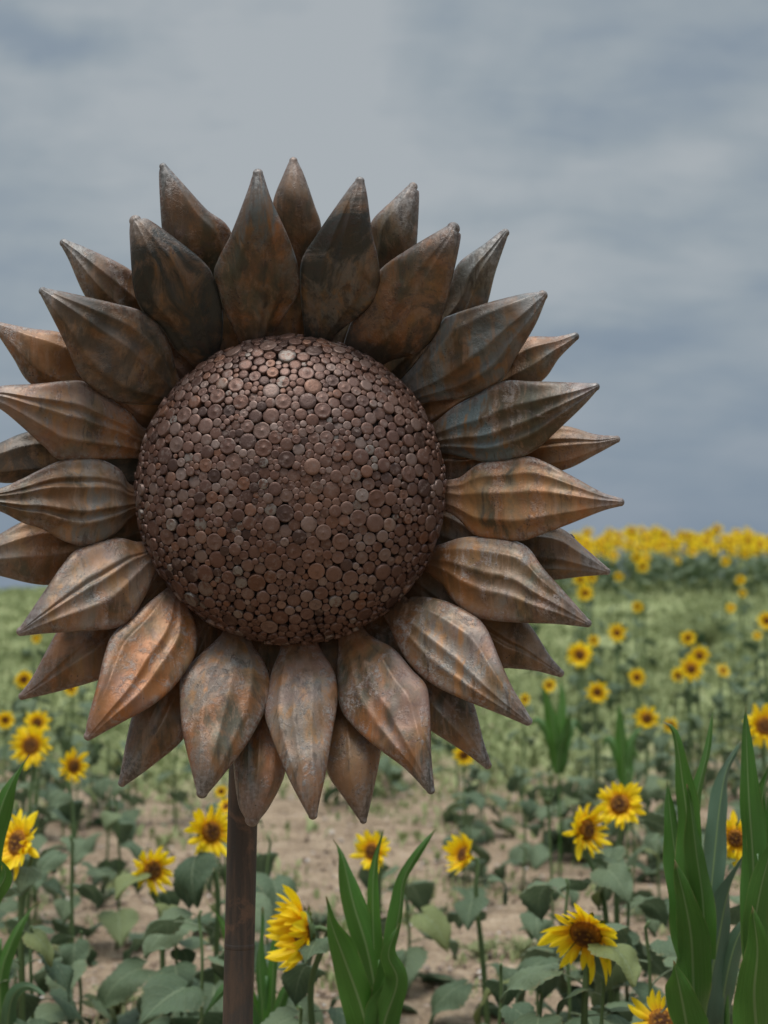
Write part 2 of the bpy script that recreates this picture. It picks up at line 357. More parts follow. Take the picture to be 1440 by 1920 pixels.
BACK = [
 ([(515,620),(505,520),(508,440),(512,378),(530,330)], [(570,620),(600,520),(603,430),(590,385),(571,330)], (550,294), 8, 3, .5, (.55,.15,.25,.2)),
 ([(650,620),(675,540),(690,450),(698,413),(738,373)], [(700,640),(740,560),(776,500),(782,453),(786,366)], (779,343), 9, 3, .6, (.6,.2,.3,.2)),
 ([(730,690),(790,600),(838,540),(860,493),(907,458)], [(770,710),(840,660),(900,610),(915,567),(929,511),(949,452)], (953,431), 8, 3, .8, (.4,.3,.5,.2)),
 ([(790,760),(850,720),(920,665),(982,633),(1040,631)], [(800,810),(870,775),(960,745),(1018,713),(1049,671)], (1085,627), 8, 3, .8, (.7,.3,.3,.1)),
 ([(828,850),(880,835),(1000,800),(1058,798),(1116,814)], [(832,890),(900,890),(1000,890),(1062,880),(1116,853)], (1163,822), 7, 4, .8, (.8,.3,.1,.1)),
 ([(834,975),(900,975),(1000,980),(1053,991),(1093,1024)], [(830,1020),(900,1066),(980,1092),(1044,1087),(1093,1081)], (1144,1074), 7, 4, .8, (.5,.2,.4,.2)),
 ([(800,1085),(870,1100),(950,1135),(993,1171),(1031,1229)], [(790,1130),(850,1200),(920,1250),(956,1253),(1004,1258)], (1057,1266), 8, 3, .7, (.5,.2,.1,.2)),
 ([(735,1165),(800,1220),(864,1275),(889,1322),(907,1390)], [(690,1190),(740,1300),(780,1350),(809,1371),(871,1411)], (919,1441), 8, 3, .4, (.5,.9,.1,.1)),
 ([(630,1210),(690,1300),(712,1360),(714,1410),(702,1475)], [(590,1215),(600,1300),(607,1400),(615,1452),(648,1501)], (682,1545), 7, 3, .4, (.5,.5,.2,.1)),
 ([(530,1215),(535,1300),(540,1380),(534,1452),(507,1510)], [(490,1210),(455,1300),(437,1380),(438,1440),(447,1508)], (471,1550), 14, 4, .45, (1.0,.7,.2,.0)),
 ([(405,1180),(392,1260),(362,1340),(342,1388),(283,1438)], [(375,1155),(330,1220),(270,1290),(246,1347),(229,1430)], (224,1474), 8, 3, .5, (.6,.3,.4,.1)),
 ([(310,1110),(270,1200),(220,1262),(183,1276),(108,1297)], [(280,1080),(200,1120),(130,1150),(104,1188),(62,1267)], (35,1309), 7, 3, .6, (.8,.5,.2,.1)),
 ([(262,1010),(180,1080),(87,1097),(0,1080),(-40,1068)], [(250,975),(150,965),(60,972),(0,1001),(-45,1030)], (-80,1052), 7, 3, .8, (.7,.3,.1,.1)),
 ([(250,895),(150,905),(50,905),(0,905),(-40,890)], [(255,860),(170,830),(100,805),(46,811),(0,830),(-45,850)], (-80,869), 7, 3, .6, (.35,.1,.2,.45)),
 ([(275,775),(200,762),(110,745),(54,717),(25,672),(0,634)], [(300,745),(290,715),(200,655),(117,624),(62,616),(15,607)], (-18,603), 7, 3, .8, (.6,.6,.1,.1)),
 ([(330,700),(250,640),(190,590),(158,553),(129,488)], [(365,670),(350,630),(300,560),(246,507),(179,472)], (113,451), 8, 3, .7, (.5,.8,.3,.1)),
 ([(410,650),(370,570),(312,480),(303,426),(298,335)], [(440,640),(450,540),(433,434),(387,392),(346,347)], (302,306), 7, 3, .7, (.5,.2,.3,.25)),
]
pole_base = at(433, 2420, Y0 + .07); pole_base.z = gz(pole_base.x, pole_base.y) - .02
ROOT = empty('sunflower_sculpture', (pole_base.x, pole_base.y, pole_base.z))
tag(ROOT, 'giant rusted steel sunflower sculpture on a brown pole', 'sculpture')
RL = Vector(ROOT.location)

def steel_petal(A, B, tip, r, ns, amp, tone, d0, back):
    A = [np.array(a, float) for a in A]; B = [np.array(b, float) for b in B]; tip = np.array(tip, float)
    c = (A[0] + B[0]) / 2; inw = np.array(DC) - c; inw /= np.linalg.norm(inw)
    pull = 80 if back else 40
    if back:
        e = (A[0] - B[0]); ln = np.linalg.norm(e); e /= ln; A[0] = c + e * max(ln / 2, 54); B[0] = c - e * max(ln / 2, 54)
    else:
        e = (A[0] - B[0]); ln = np.linalg.norm(e); e /= ln; A[0] = c + e * max(ln / 2, 30); B[0] = c - e * max(ln / 2, 30)
    A = [A[0] + inw * pull + (c - A[0]) * .2] + A; B = [B[0] + inw * pull + (c - B[0]) * .2] + B
    last = (A[-1] + B[-1]) / 2; dr = tip - last; dr /= np.linalg.norm(dr)
    lf = np.array([dr[1], -dr[0]]); tc = tip - r * dr
    N = 60
    a = crom(A + [tc + lf * r * .97], N); b = crom(B + [tc - lf * r * .97], N)
    rows = [(a[i], b[i]) for i in range(N)]
    for k in range(1, 7):
        an = k / 6 * PI / 2; cc = tc + dr * r * math.sin(an); h = max(r * math.cos(an), .25)
        rows.append((cc + lf * h, cc - lf * h))
    mids = np.array([(p + q) / 2 for p, q in rows])
    s = np.r_[0, np.cumsum(np.linalg.norm(np.diff(mids, axis=0), axis=1))] * PXM; L = s[-1]; t = s / L
    half = np.array([np.linalg.norm(p - q) / 2 for p, q in rows]) * PXM
    hmax = half.max()
    seed = rnd.random() * 50
    NU, NB = 49, 15
    lean = .50 if not back else .42
    V = []; UV = []
    ns = max(ns, 3); kn = [-1.0] + [-1 + 2 * k / ns + rnd.uniform(-.24, .24) * (1.6 / ns * 2) for k in range(1, ns)] + [1.0]
    for i, (p, q) in enumerate(rows):
        ti = t[i]
        dax = d0 + lean * L * (ti - .12) - .50 * L * max(ti - .64, 0) ** 1.5
        env = math.sin(PI * min(max(ti, .0), 1)) ** .7
        full = 1 - .30 * sstep(ti, .0, .5) * 0
        Hh = half[i] * (.34 + .50 * float(sstep(ti, .55, .97))) * (1 if not back else .95)
        for j in range(NU):
            u = -1 + 2 * j / (NU - 1)
            pt = p + (q - p) * (u + 1) / 2
            bump = Hh * (1 - abs(u) ** 2.3) ** .72
            x = np.interp(u, kn, range(ns + 1))
            sc = abs(math.sin(PI * x)) ** .9
            sc = math.sqrt(sc * sc + .003) - .055
            rid = -amp * .0125 * sc * env * (1 - abs(u) ** 5) * (.35 + .65 * half[i] / hmax)
            nzv = mnoise.noise(Vector((pt[0] * .018 + seed, pt[1] * .018, seed))) * .0050 * env * (1 - abs(u) ** 3)
            nzv += mnoise.noise(Vector((pt[0] * .05 + seed, pt[1] * .05, seed))) * .0010 * env * (1 - abs(u) ** 3)
            d = dax + bump + rid + nzv
            V.append(at(pt[0], pt[1], Y0 - d) - RL); UV.append((ti, j / (NU - 1)))
        for j in range(1, NB):
            u = 1 - 2 * j / NB
            pt = p + (q - p) * (u + 1) / 2
            d = dax - half[i] * .32 * (1 - u * u) ** .6
            V.append(at(pt[0], pt[1], Y0 - d) - RL); UV.append((ti, (u + 1) / 2))
    nc = NU + NB - 1; nr = len(rows)
    Fc = [tuple(reversed(f)) for f in grid_faces(nr, nc, 0, True)]
    Fc += [tuple(range(nc)), tuple((nr - 1) * nc + k for k in range(nc))[::-1]]
    o = link('petal', mesh('petal', V, Fc, m_petal, UV), ROOT)
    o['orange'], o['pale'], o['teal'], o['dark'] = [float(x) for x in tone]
    return o
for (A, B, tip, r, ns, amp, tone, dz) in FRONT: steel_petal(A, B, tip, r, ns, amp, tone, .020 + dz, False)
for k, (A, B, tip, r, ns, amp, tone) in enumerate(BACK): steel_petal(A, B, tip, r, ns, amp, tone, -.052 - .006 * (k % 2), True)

# dome of welded rod ends
DA, DB = .379, .205
DCEN = at(DC[0], DC[1], Y0 - .035)
def on_dome(P):           # P rows (x, depth, z) -> projected on the ellipsoid
    q = P / np.array([DA, DB, DA]); q /= np.linalg.norm(q, axis=1, keepdims=True)
    q[:, 1] = np.maximum(q[:, 1], -.10)
    h = np.sqrt(np.maximum(1 - q[:, 1] ** 2, 0)); hh = np.hypot(q[:, 0], q[:, 2]) + 1e-9
    q[:, 0] *= h / hh; q[:, 2] *= h / hh
    return q * np.array([DA, DB, DA])
def pack():
    g = np.random.default_rng(3)
    cls = [(.0200, .0225, .05), (.0150, .0176, .21), (.0110, .0132, .33), (.0074, .0094, .41)]
    rad = []; area = 0; total = 0
    uu = np.linspace(0, PI / 2 + .10, 400)
    tot = np.sum((2 * PI * DA * np.sin(uu) * np.sqrt((DA * np.cos(uu)) ** 2 + (DB * np.sin(uu)) ** 2))[1:] * np.diff(uu))
    while area < tot * .865:
        c = cls[g.choice(4, p=[c[2] for c in cls])]; r = g.uniform(c[0], c[1]); rad.append(r); area += PI * r * r
    rad = np.array(rad); N = len(rad)
    P = on_dome(np.stack([g.normal(size=N), np.abs(g.normal(size=N)) * .9, g.normal(size=N)], 1))
    for it in range(420):
        if it % 6 == 0:
            D = np.linalg.norm(P[:, None, :].astype(np.float32) - P[None], axis=2)
            I, J = np.nonzero(np.triu(D < rad[:, None] + rad[None] + .012, 1))
        d = P[I] - P[J]; dist = np.linalg.norm(d, axis=1) + 1e-9
        ov = rad[I] + rad[J] - dist; mk = ov > 0
        mv = d[mk] / dist[mk][:, None] * (ov[mk] * .52)[:, None]
        wI = (rad[J] / (rad[I] + rad[J]))[mk][:, None]
        M = np.zeros_like(P); C = np.zeros(N)
        np.add.at(M, I[mk], mv * 2 * wI); np.add.at(M, J[mk], -mv * 2 * (1 - wI))
        np.add.at(C, I[mk], 1); np.add.at(C, J[mk], 1)
        P = on_dome(P + M / np.maximum(C, 1)[:, None] * 1.5)
    # fill what is left with small ends
    X_ = on_dome(np.stack([g.normal(size=26000), np.abs(g.normal(size=26000)), g.normal(size=26000)], 1))
    P = list(P); rad = list(rad); Pa = np.array(P); ra = np.array(rad)
    gap = np.array([np.min(np.linalg.norm(Pa - x, axis=1) - ra) for x in X_])
    for k in np.argsort(-gap):
        if gap[k] < .0048: break
        x = X_[k]; gp = min(np.min(np.linalg.norm(np.array(P[-260:]) - x, axis=1) - np.array(rad[-260:])), gap[k])
        if gp >= .0048: P.append(x); rad.append(min(gp, .0085))
    return np.array(P), np.array(rad)
DP, DR = pack()
def disc_mesh(seg, kind):
    prof = {0: [(1, -.95), (1, -.02), (.95, .03), (.6, .05), (.0, .055)],
            1: [(1, -.7), (1, -.02), (.95, .045), (.80, .03), (.16, .015), (.10, .055), (0, .06)],
            2: [(1, -1.2), (1, -.04), (.92, .05), (.6, .08), (0, .09)]}[kind]
    V = []; 
    for (r, z) in prof[:-1]:
        for k in range(seg):
            a = 2 * PI * k / seg; V.append((r * math.cos(a), r * math.sin(a), z))
    V.append((0, 0, prof[-1][1]))
    nr = len(prof) - 1
    Fc = grid_faces(nr, seg, 0, True) + [((nr - 1) * seg + k, (nr - 1) * seg + (k + 1) % seg, nr * seg) for k in range(seg)]
    return np.array(V), Fc
nrm = DP / np.array([DA, DB, DA]) ** 2; nrm /= np.linalg.norm(nrm, axis=1, keepdims=True)
def disc_frame(k):
    nv = Vector((nrm[k][0], -nrm[k][1], nrm[k][2]))
    nv = (nv + Vector((rnd.gauss(0, .045), rnd.gauss(0, .045), rnd.gauss(0, .045)))).normalized()
    p = Vector((DP[k][0], -DP[k][1], DP[k][2])) + nv * rnd.uniform(-.0035, .0035)
    return p, nv.to_track_quat('Z', 'Y').to_matrix() @ Matrix.Rotation(rnd.uniform(0, 6.28), 3, 'Z')
# shell (seed_head) under the discs
uu = np.linspace(0, PI / 2 + .14, 26); V = []
for a in uu:
    for k in range(72):
        t = 2 * PI * k / 72; V.append(((DA - .019) * math.sin(a) * math.cos(t), -(DB - .015) * math.cos(a), (DA - .019) * math.sin(a) * math.sin(t)))
head = link('seed_head', mesh('seed_head', V, grid_faces(26, 72, 0, True), m_shell), ROOT, DCEN - RL)
show = DR ** 2 * np.maximum(nrm[:, 1], 0)
order = np.argsort(-show); big100 = list(order[:100]); rest = list(order[100:])
MESHD = {}
for kd in (0, 1):
    V, Fc = disc_mesh(28, kd); MESHD[kd] = mesh('rod_end', V, Fc, m_disc)
for k in big100:
    p, M = disc_frame(k); M4 = M.to_4x4(); 
    link('rod_end', MESHD[1 if rnd.random() < .45 else 0], head, p, M.to_euler(), float(DR[k]) * .955)
AV = []; AF = []; off = 0
for k in rest:
    V, Fc = disc_mesh(18 if DR[k] > .011 else 12, 2 if DR[k] < .0112 else (0 if rnd.random() < .7 else 1))
    p, M = disc_frame(k)
    AV.append((V * DR[k] * .955) @ np.array(M).T + np.array(p)); AF += [tuple(i + off for i in f) for f in Fc]; off += len(V)
o = link('rod_ends', mesh('rod_ends', np.vstack(AV), AF, m_disc), head); o['kind'] = 'stuff'
# round back plate and hub
V = []
for (r, d) in [(0, -.10), (.32, -.10), (.355, -.085), (.355, -.03), (.33, -.02)]:
    for k in range(64):
        t = 2 * PI * k / 64; V.append((r * math.cos(t), -d, r * math.sin(t)))
link('back_plate', mesh('back_plate', V, grid_faces(5, 64, 0, True), m_shell), ROOT, DCEN - RL + Vector((0, .02, 0)))
# pole
top = at(466, 1060, Y0 + .135)
P = [np.array(pole_base - RL) * (1 - t) + np.array(top - RL) * t for t in np.linspace(0, 1, 30)]
P = [p + np.array([0, .065 * min(1, 3 * (i / 29)), 0]) * 0 for i, p in enumerate(P)]
rad = [.0375] * 30
V, Fc = tube(P, rad, 40)
link('pole', mesh('pole', V, Fc, m_pole), ROOT)
wz = at(447, 1778, Y0 + .07).z; tt = (wz - pole_base.z) / (top.z - pole_base.z)
cwd = np.array(pole_base - RL) * (1 - tt) + np.array(top - RL) * tt; dv = np.array(top - pole_base); dv /= np.linalg.norm(dv)
V, Fc = tube([cwd - dv * .006, cwd - dv * .003, cwd + dv * .003, cwd + dv * .006], [.0375, .0379, .0379, .0375], 40)
link('weld_seam', mesh('weld_seam', V, Fc, m_pole), ROOT)

# small dark insect sitting on the edge of a rear petal
m_bug, n = mat('insect_black'); n.out(n.pbsdf(n.mix(n.noise(n.coord('Object'), 300), (.008, .006, .006), (.05, .02, .012)), .4))
bp = at(1071, 1004, Y0 + .02)
bug = empty('fly', bp); tag(bug, 'tiny dark insect on the edge of a rear steel petal at right', 'insect')
def ell(cx, cy, cz, rx, ry, rz, seg=12, rg=8):
    V = []; 
    for i in range(rg + 1):
        a = PI * i / rg
        for k in range(seg):
            t = 2 * PI * k / seg; V.append((cx + rx * math.cos(a), cy + ry * math.sin(a) * math.cos(t), cz + rz * math.sin(a) * math.sin(t)))
    return np.array(V), grid_faces(rg + 1, seg, 0, True)
V1, F1 = ell(0, 0, 0, .0055, .0035, .0035); V2, F2 = ell(.0075, 0, -.001, .0028, .0026, .0026); 
link('body', mesh('body', np.vstack([V1, V2]), F1 + [tuple(i + len(V1) for i in f) for f in F2], m_bug), bug, rot=(0, .5, 0))
for s in (-1, 1):
    link('wing', mesh('wing', [(0, 0, .003), (-.008, s * .005, .005), (-.010, s * .002, .004), (-.006, 0, .0035)], [(0, 1, 2, 3)], m_bug), bug)

# ------------------------------------------------------------------ plant materials
def translucent(n, col, sh, f=.3):
    tr = n.node('ShaderNodeBsdfTranslucent'); n.put(tr.inputs[0], col)
    mx = n.node('ShaderNodeMixShader'); mx.inputs[0].default_value = f
    n.l.new(sh, mx.inputs[1]); n.l.new(tr.outputs[0], mx.inputs[2]); return mx.outputs[0]
m_ray, n = mat('yellow_ray_petal')
U, Vv, _ = n.sep(n.coord('UV')); isl = n.node('ShaderNodeNewGeometry').outputs['Random Per Island']
c = n.mix(n.ss(U, .50, .0), (.97, .75, .012), (.95, .48, .005))
c = n.mix(n.math('MULTIPLY', n.math('FRACT', n.math('ADD', isl, n.objrand())), .5), c, (.90, .62, .03))
strk = n.noise(n.comb(n.math('MULTIPLY', U, 3.0), n.math('MULTIPLY', Vv, 40.0), isl), 1, 3)
c = n.mix(n.math('MULTIPLY', strk, .22), c, (.80, .42, .005))
n.out(translucent(n, c, n.pbsdf(c, .55, normal=n.bump(strk, .3, .003), spec=.25), .38))
m_seed, n = mat('brown_seed_disc')
p = n.coord('Object'); rr = n.node('ShaderNodeVectorMath', operation='LENGTH'); n.put(rr.inputs[0], p)
f = n.voro(p, 90, 'F1', 0)
c = n.mix(n.ss(n.math('ADD', rr.outputs['Value'], n.math('MULTIPLY', n.math('SUBTRACT', n.noise(p, 30), .5), .02)), .018, .045), (.075, .030, .012), (.30, .115, .012))
c = n.mix(n.ss(f, .2, .5), n.mix(.35, c, (.60, .28, .02)), c)
n.out(n.pbsdf(c, .8, normal=n.bump(f, .9, .006), spec=.15))
m_green, n = mat('green_stem')
p = n.coord('Object')
n.out(n.pbsdf(n.mix(n.noise(p, 12), (.060, .105, .035), (.115, .160, .062)), .6, spec=.3))
def leaf_mat(name, c0, c1, vein, rough=.55, tf=.22, spec=.35):
    m, n = mat(name)
    U, Vv, _ = n.sep(n.coord('UV')); r = n.objrand(); isl = n.node('ShaderNodeNewGeometry').outputs['Random Per Island']
    p = n.coord('Object')
    c = n.mix(n.math('FRACT', n.math('ADD', n.math('MULTIPLY', r, 3.7), n.math('MULTIPLY', isl, 2.3))), c0, c1)
    c = n.mix(n.math('MULTIPLY', n.noise(p, 9, 4, .6), .5), c, n.mix(1.0, c, (1.35, 1.25, 1.0), 'MULTIPLY'))
    av = n.math('ABSOLUTE', n.math('SUBTRACT', Vv, .5))
    midr = n.ss(av, .022, .006)
    q = n.math('SUBTRACT', n.math('MULTIPLY', U, 7.0), n.math('MULTIPLY', av, 5.5))
    lat = n.ss(n.math('ABSOLUTE', n.math('SUBTRACT', n.math('FRACT', q), .5)), .07, .01)
    vm = n.math('MAXIMUM', midr, n.math('MULTIPLY', lat, .55))
    c = n.mix(n.math('MULTIPLY', vm, .7), n.mix(n.math('MULTIPLY', n.ss(n.math('FRACT', n.math('MULTIPLY', r, 23.1)), .88, .95), .6), c, (.21, .23, .06)), vein)
    h = n.math('SUBTRACT', n.noise(p, 26, 4, .6), n.math('MULTIPLY', vm, 1.2))
    dry = n.math('MULTIPLY', n.ss(av, .42, .5), n.ss(n.noise(p, 18, 4, .6), .50, .62))
    c = n.mix(n.math('MULTIPLY', dry, .6), c, (.26, .20, .09))
    n.out(translucent(n, c, n.pbsdf(c, rough, normal=n.bump(h, .55, .012), spec=spec), tf))
    return m
m_leaf = leaf_mat('sunflower_leaf', (.052, .088, .045), (.120, .165, .092), (.24, .29, .17))
m_corn, n = mat('corn_leaf')
U, Vv, _ = n.sep(n.coord('UV')); av = n.math('ABSOLUTE', n.math('SUBTRACT', Vv, .5)); blue = n.attr('blue')
par = n.noise(n.comb(n.math('MULTIPLY', U, 2.0), n.math('MULTIPLY', Vv, 34.0), n.objrand()), 1, 2)
blot = n.noise(n.coord('Object'), 14, 4, .6)
c = n.mix(par, (.035, .130, .012), (.100, .245, .034))
c = n.mix(n.math('MULTIPLY', blot, .4), c, (.075, .155, .022))
c = n.mix(blue, c, n.mix(par, (.070, .125, .085), (.110, .165, .115)))
c = n.mix(n.math('MULTIPLY', n.ss(av, .050, .018), .75), c, (.22, .30, .12))
c = n.mix(n.math('MULTIPLY', n.objrand(), .75), c, n.mix(1.0, c, (.55, .62, .6), 'MULTIPLY'))
ed = n.math('MULTIPLY', n.ss(n.math('ADD', av, n.math('MULTIPLY', blot, .12)), .53, .58), .5)
c = n.mix(ed, c, (.30, .24, .10))
c = n.mix(n.ss(n.math('ADD', U, n.math('MULTIPLY', blot, .1)), .99, 1.06), c, (.30, .22, .10))
sp = n.noise(n.coord('Object'), 70, 2, .5)

n.out(translucent(n, c, n.pbsdf(c, .42, normal=n.bump(par, .6, .006), spec=.5), .3))
m_weed, n = mat('weed_green')
p = n.coord('Object'); isl = n.node('ShaderNodeNewGeometry').outputs['Random Per Island']
c = n.ramp(n.math('ADD', n.math('MULTIPLY', isl, .5), n.math('MULTIPLY', n.noise(p, .5, 3), .5)), [(.25, (.17, .205, .090)), (.5, (.25, .285, .125)), (.8, (.33, .355, .17))])
n.out(translucent(n, c, n.pbsdf(c, .7, spec=.2), .3))
m_stone, n = mat('pale_stone')
isl = n.node('ShaderNodeNewGeometry').outputs['Random Per Island']
n.out(n.pbsdf(n.ramp(isl, [(0, (.12, .085, .06)), (.55, (.31, .225, .165)), (.9, (.36, .30, .25)), (1, (.55, .50, .45))]), .9, normal=n.bump(n.noise(n.coord('Object'), 60), .4, .01), spec=.2))

# ------------------------------------------------------------------ plant parts
def ray_mesh(seed):
    q = random.Random(seed); ns_, nu = 9, 5; V = []; UV = []
    wd = q.uniform(.17, .235); cz = q.uniform(-.25, .25); tw = q.uniform(-.7, .7); side = q.uniform(-.14, .14)
    for i in range(ns_):
        s = i / (ns_ - 1); w_ = wd * (.50 + .50 * math.sin(PI * min(s * 1.35, 1) * .5)) * (1 - s ** 3.2) ** .8 + .002
        for j in range(nu):
            u = -1 + 2 * j / (nu - 1); a = tw * s
            y = u * w_; z = -abs(u) * w_ * .5 + .02
            V.append((s, y * math.cos(a) - z * math.sin(a) + side * s * s, cz * s * s + y * math.sin(a) + z * math.cos(a)))
            UV.append((s, (u + 1) / 2))
    return np.array(V), grid_faces(ns_, nu), np.array(UV)
RAYS = [ray_mesh(s) for s in range(9)]
RAYM = [mesh('petal', V, Fc, m_ray, UV) for V, Fc, UV in RAYS]

def leaf_geo(seed, res=20, cross=13, pet=True):
    """heart shaped blade of length 1 on a petiole, leaving the origin along +x"""
    q = random.Random(seed)
    pl = q.uniform(.35, .6); rise = q.uniform(.15, .5); droop = q.uniform(.5, 1.9); fold = q.uniform(.15, .55); curl = q.uniform(-.25, .25); wav = q.uniform(.04, .10)
    V = []; UV = []; a = rise; p = np.array([0., 0., 0.]); PP = [p.copy()]
    for i in range(5):
        p = p + np.array([math.cos(a), 0, math.sin(a)]) * pl / 5; PP.append(p.copy()); a -= .10
    W = [(0, .12), (.04, .34), (.12, .44), (.25, .46), (.40, .41), (.58, .30), (.75, .18), (.9, .07), (1, .004)]
    cx = p.copy(); ph = q.uniform(0, 6)
    Rr = res; 
    for i in range(Rr + 1):
        s = i / Rr; wv = np.interp(s, [x[0] for x in W], [x[1] for x in W]) * (1 + (.06 if i % 2 else -.04))
        ang = a - .1 - droop * s
        if i: cx = cx + np.array([math.cos(ang), 0, math.sin(ang)]) / Rr
        nz_ = np.array([-math.sin(ang), 0, math.cos(ang)]); ax = np.array([math.cos(ang), 0, math.sin(ang)])
        for j in range(cross):
            u = -1 + 2 * j / (cross - 1)
            back = -.10 * abs(u) ** 1.5 * (1 - s) ** 4 * 1.6
            h = fold * abs(u) * wv - .30 * wv * abs(u) ** 2.5 + wav * math.sin(s * 9 + ph + u * 2.5) * abs(u) + curl * wv * u + .035 * abs(math.sin(PI * (7 * s - 2.75 * abs(u)))) * (1 - abs(u) ** 4) * (1 - s)
            V.append(cx + np.array([0, u * wv, 0]) + nz_ * h + ax * back); UV.append((s, (u + 1) / 2))
    V = np.array(V); Fc = grid_faces(Rr + 1, cross); UV = np.array(UV)
    if pet:
        TV, TF = tube(PP, [.022, .018, .015, .014, .013, .013], 5, len(V), False)
        V = np.vstack([V, TV]); UV = np.vstack([UV, np.tile([.02, .5], (len(TV), 1))]); Fc = Fc + TF
    return V, Fc, UV
LEAVES = [leaf_geo(s) for s in range(12)]
LEAFM = [mesh('leaf', V, Fc, m_leaf, UV) for V, Fc, UV in LEAVES]
LEAFLO = [leaf_geo(s, 5, 5, False) for s in range(8)]

def lathe(prof, seg=24, jit=0, q=rnd):
    V = []
    for r, z in prof:
        for k in range(seg):
            t = 2 * PI * k / seg; V.append((r * math.cos(t), r * math.sin(t), z))
    return np.array(V), grid_faces(len(prof), seg, 0, True)
# unit head: ray tips reach about radius 1, disc radius .40
V, Fc = lathe([(0, .13), (.08, .10), (.18, .09), (.28, .10), (.36, .07), (.41, .0), (.42, -.05)], 28); SEEDM = mesh('seed_disc', V * .1, Fc, m_seed)
def calyx(q):
    V, Fc = lathe([(.43, -.03), (.46, -.08), (.40, -.17), (.22, -.24), (.07, -.32), (.05, -.45)], 20); Vs = [V]; Fs = list(Fc); off = len(V)
    for k in range(16):
        a = 2 * PI * k / 16 + q.uniform(-.15, .15); L = q.uniform(.22, .36); zz_ = q.uniform(-.10, .04)
        ca, sa = math.cos(a), math.sin(a)
        pts = [(.38, -.07, -.12), (.38, .07, -.12), (.38 + L * .6, .055, -.07 + zz_), (.38 + L * .6, -.055, -.07 + zz_), (.38 + L, 0, zz_)]
        Vs.append(np.array([(x * ca - y * sa, x * sa + y * ca, z) for x, y, z in pts])); Fs += [(off, off + 1, off + 2, off + 3), (off + 3, off + 2, off + 4)]; off += 5
    return np.vstack(Vs), Fs
CALV, CALF = calyx(random.Random(4)); CALM = mesh('flower_head', CALV * .1, CALF, m_green)

def petal_layout(q, npet, droop=0, ragged=.12, cup=0):
    out = []
    for k in range(npet):
        ring = k % 2; inner = (k % 4 == 1 and npet > 34); a = 2 * PI * k / npet + q.uniform(-.10, .10)
        ln = (.50 if inner else .74 if ring else .68) * q.uniform(1 - ragged * 1.6, 1 + ragged)
        out.append((a, ln, q.uniform(-.25, .50) + (.45 if inner else 0) + (.12 if ring else 0) - droop * q.uniform(.3, 1) + cup * q.uniform(.6, 1.2), q.randrange(9), q.uniform(-.5, .5)))
    return out
def rays_joined(lay):
    Vs, Fs, Us, off = [], [], [], 0
    for a, ln, el, kd, rl in lay:
        V, Fc, UV = RAYS[kd]
        M = np.array((Matrix.Rotation(a, 3, 'Z') @ Matrix.Rotation(-el, 3, 'Y') @ Matrix.Rotation(rl, 3, 'X')))
        W = (V * ln) @ M.T + np.array([math.cos(a) * .38, math.sin(a) * .38, 0]); Vs.append(W * .1); Us.append(UV)
        Fs += [tuple(i + off for i in f) for f in Fc]; off += len(V)
    return np.vstack(Vs), Fs, np.vstack(Us)
RAYSETS = []
for s in range(5):
    V, Fc, UV = rays_joined(petal_layout(random.Random(60 + s), 36, 0, .12)); RAYSETS.append((V, Fc, UV, mesh('petals', V, Fc, m_ray, UV)))

def facing_rot(yaw, nod, roll=0):
    """head normal: yaw 0 looks at the camera (-Y), + turns to picture right; nod + looks up"""
    v = Vector((math.sin(R(yaw)) * math.cos(R(nod)), -math.cos(R(yaw)) * math.cos(R(nod)), math.sin(R(nod))))
    return v, (v.to_track_quat('Z', 'Y').to_matrix() @ Matrix.Rotation(roll, 3, 'Z'))

def sunflower(px, py, Y, dia, yaw, nod, label, level=2, nleaf=8, leafsize=.20, group=None, npet=38, ragged=.2, droop=0, cup=0, dx=0, lo=.08, seed=None, head=True, name='sunflower', cat='sunflower'):
    """level 2: petals are sub-parts of their own; level 1: one petals mesh"""
    q = random.Random(seed if seed is not None else int(px * 7 + py * 13))
    hp = at(px, py, Y); bx = hp.x + dx; by = Y + q.uniform(-.03, .05); b = Vector((bx, by, gz(bx, by) - .01))
    root = empty(name, b); tag(root, label, cat, group)
    nv, Mh = facing_rot(yaw, nod, q.uniform(0, 6)); sc = dia / 2 / .1
    hc = hp - b; neck = hc - nv * (dia * .5 * .42)
    H = hc.z
    P = crom([(0, 0, 0), (q.uniform(-.02, .02) - dx * .15, .01, H * .4), (-dx * .45, .01, H * .75), tuple(neck * .96 + Vector((0, 0, .0)) - Vector((nv.x, nv.y, 0)) * .035 + Vector((0, 0, .015))), tuple(neck)], 18)
    th = .0105 if dia > .12 else .006
    V, Fc = tube(P, np.linspace(th * 1.3, th * .9, 18), 8); link('stem', mesh('stem', V, Fc, m_green), root)
    if head:
        ho = link('flower_head', CALM, root, hc, Mh.to_euler(), sc)
        link('seed_disc', SEEDM, ho, scale=(q.uniform(.82, 1.08),) * 2 + (q.uniform(.7, 1.5),))
        if level == 2:
            for a, ln, el, kd, rl in petal_layout(q, npet, droop, ragged, cup):
                M = Matrix.Rotation(a, 3, 'Z') @ Matrix.Rotation(-el, 3, 'Y') @ Matrix.Rotation(rl, 3, 'X')
                link('petal', RAYM[kd], ho, (math.cos(a) * .038, math.sin(a) * .038, 0), M.to_euler(), ln * .1)
        else:
            link('petals', RAYSETS[q.randrange(5)][3], ho)
    for k in range(nleaf):
        f = lo + (.90 - lo) * (k + q.uniform(-.3, .3)) / max(nleaf - 1, 1); f = min(max(f, .05), .93)
        pt = P[int(f * 17)]; a = k * 2.4 + q.uniform(-.5, .5) + px
        sz = leafsize * (1.15 - .45 * f) * q.uniform(.75, 1.2)
        link('leaf', LEAFM[q.randrange(12)], root, tuple(pt), (q.uniform(-.25, .25), q.uniform(-.3, .25), a), sz)
    return root

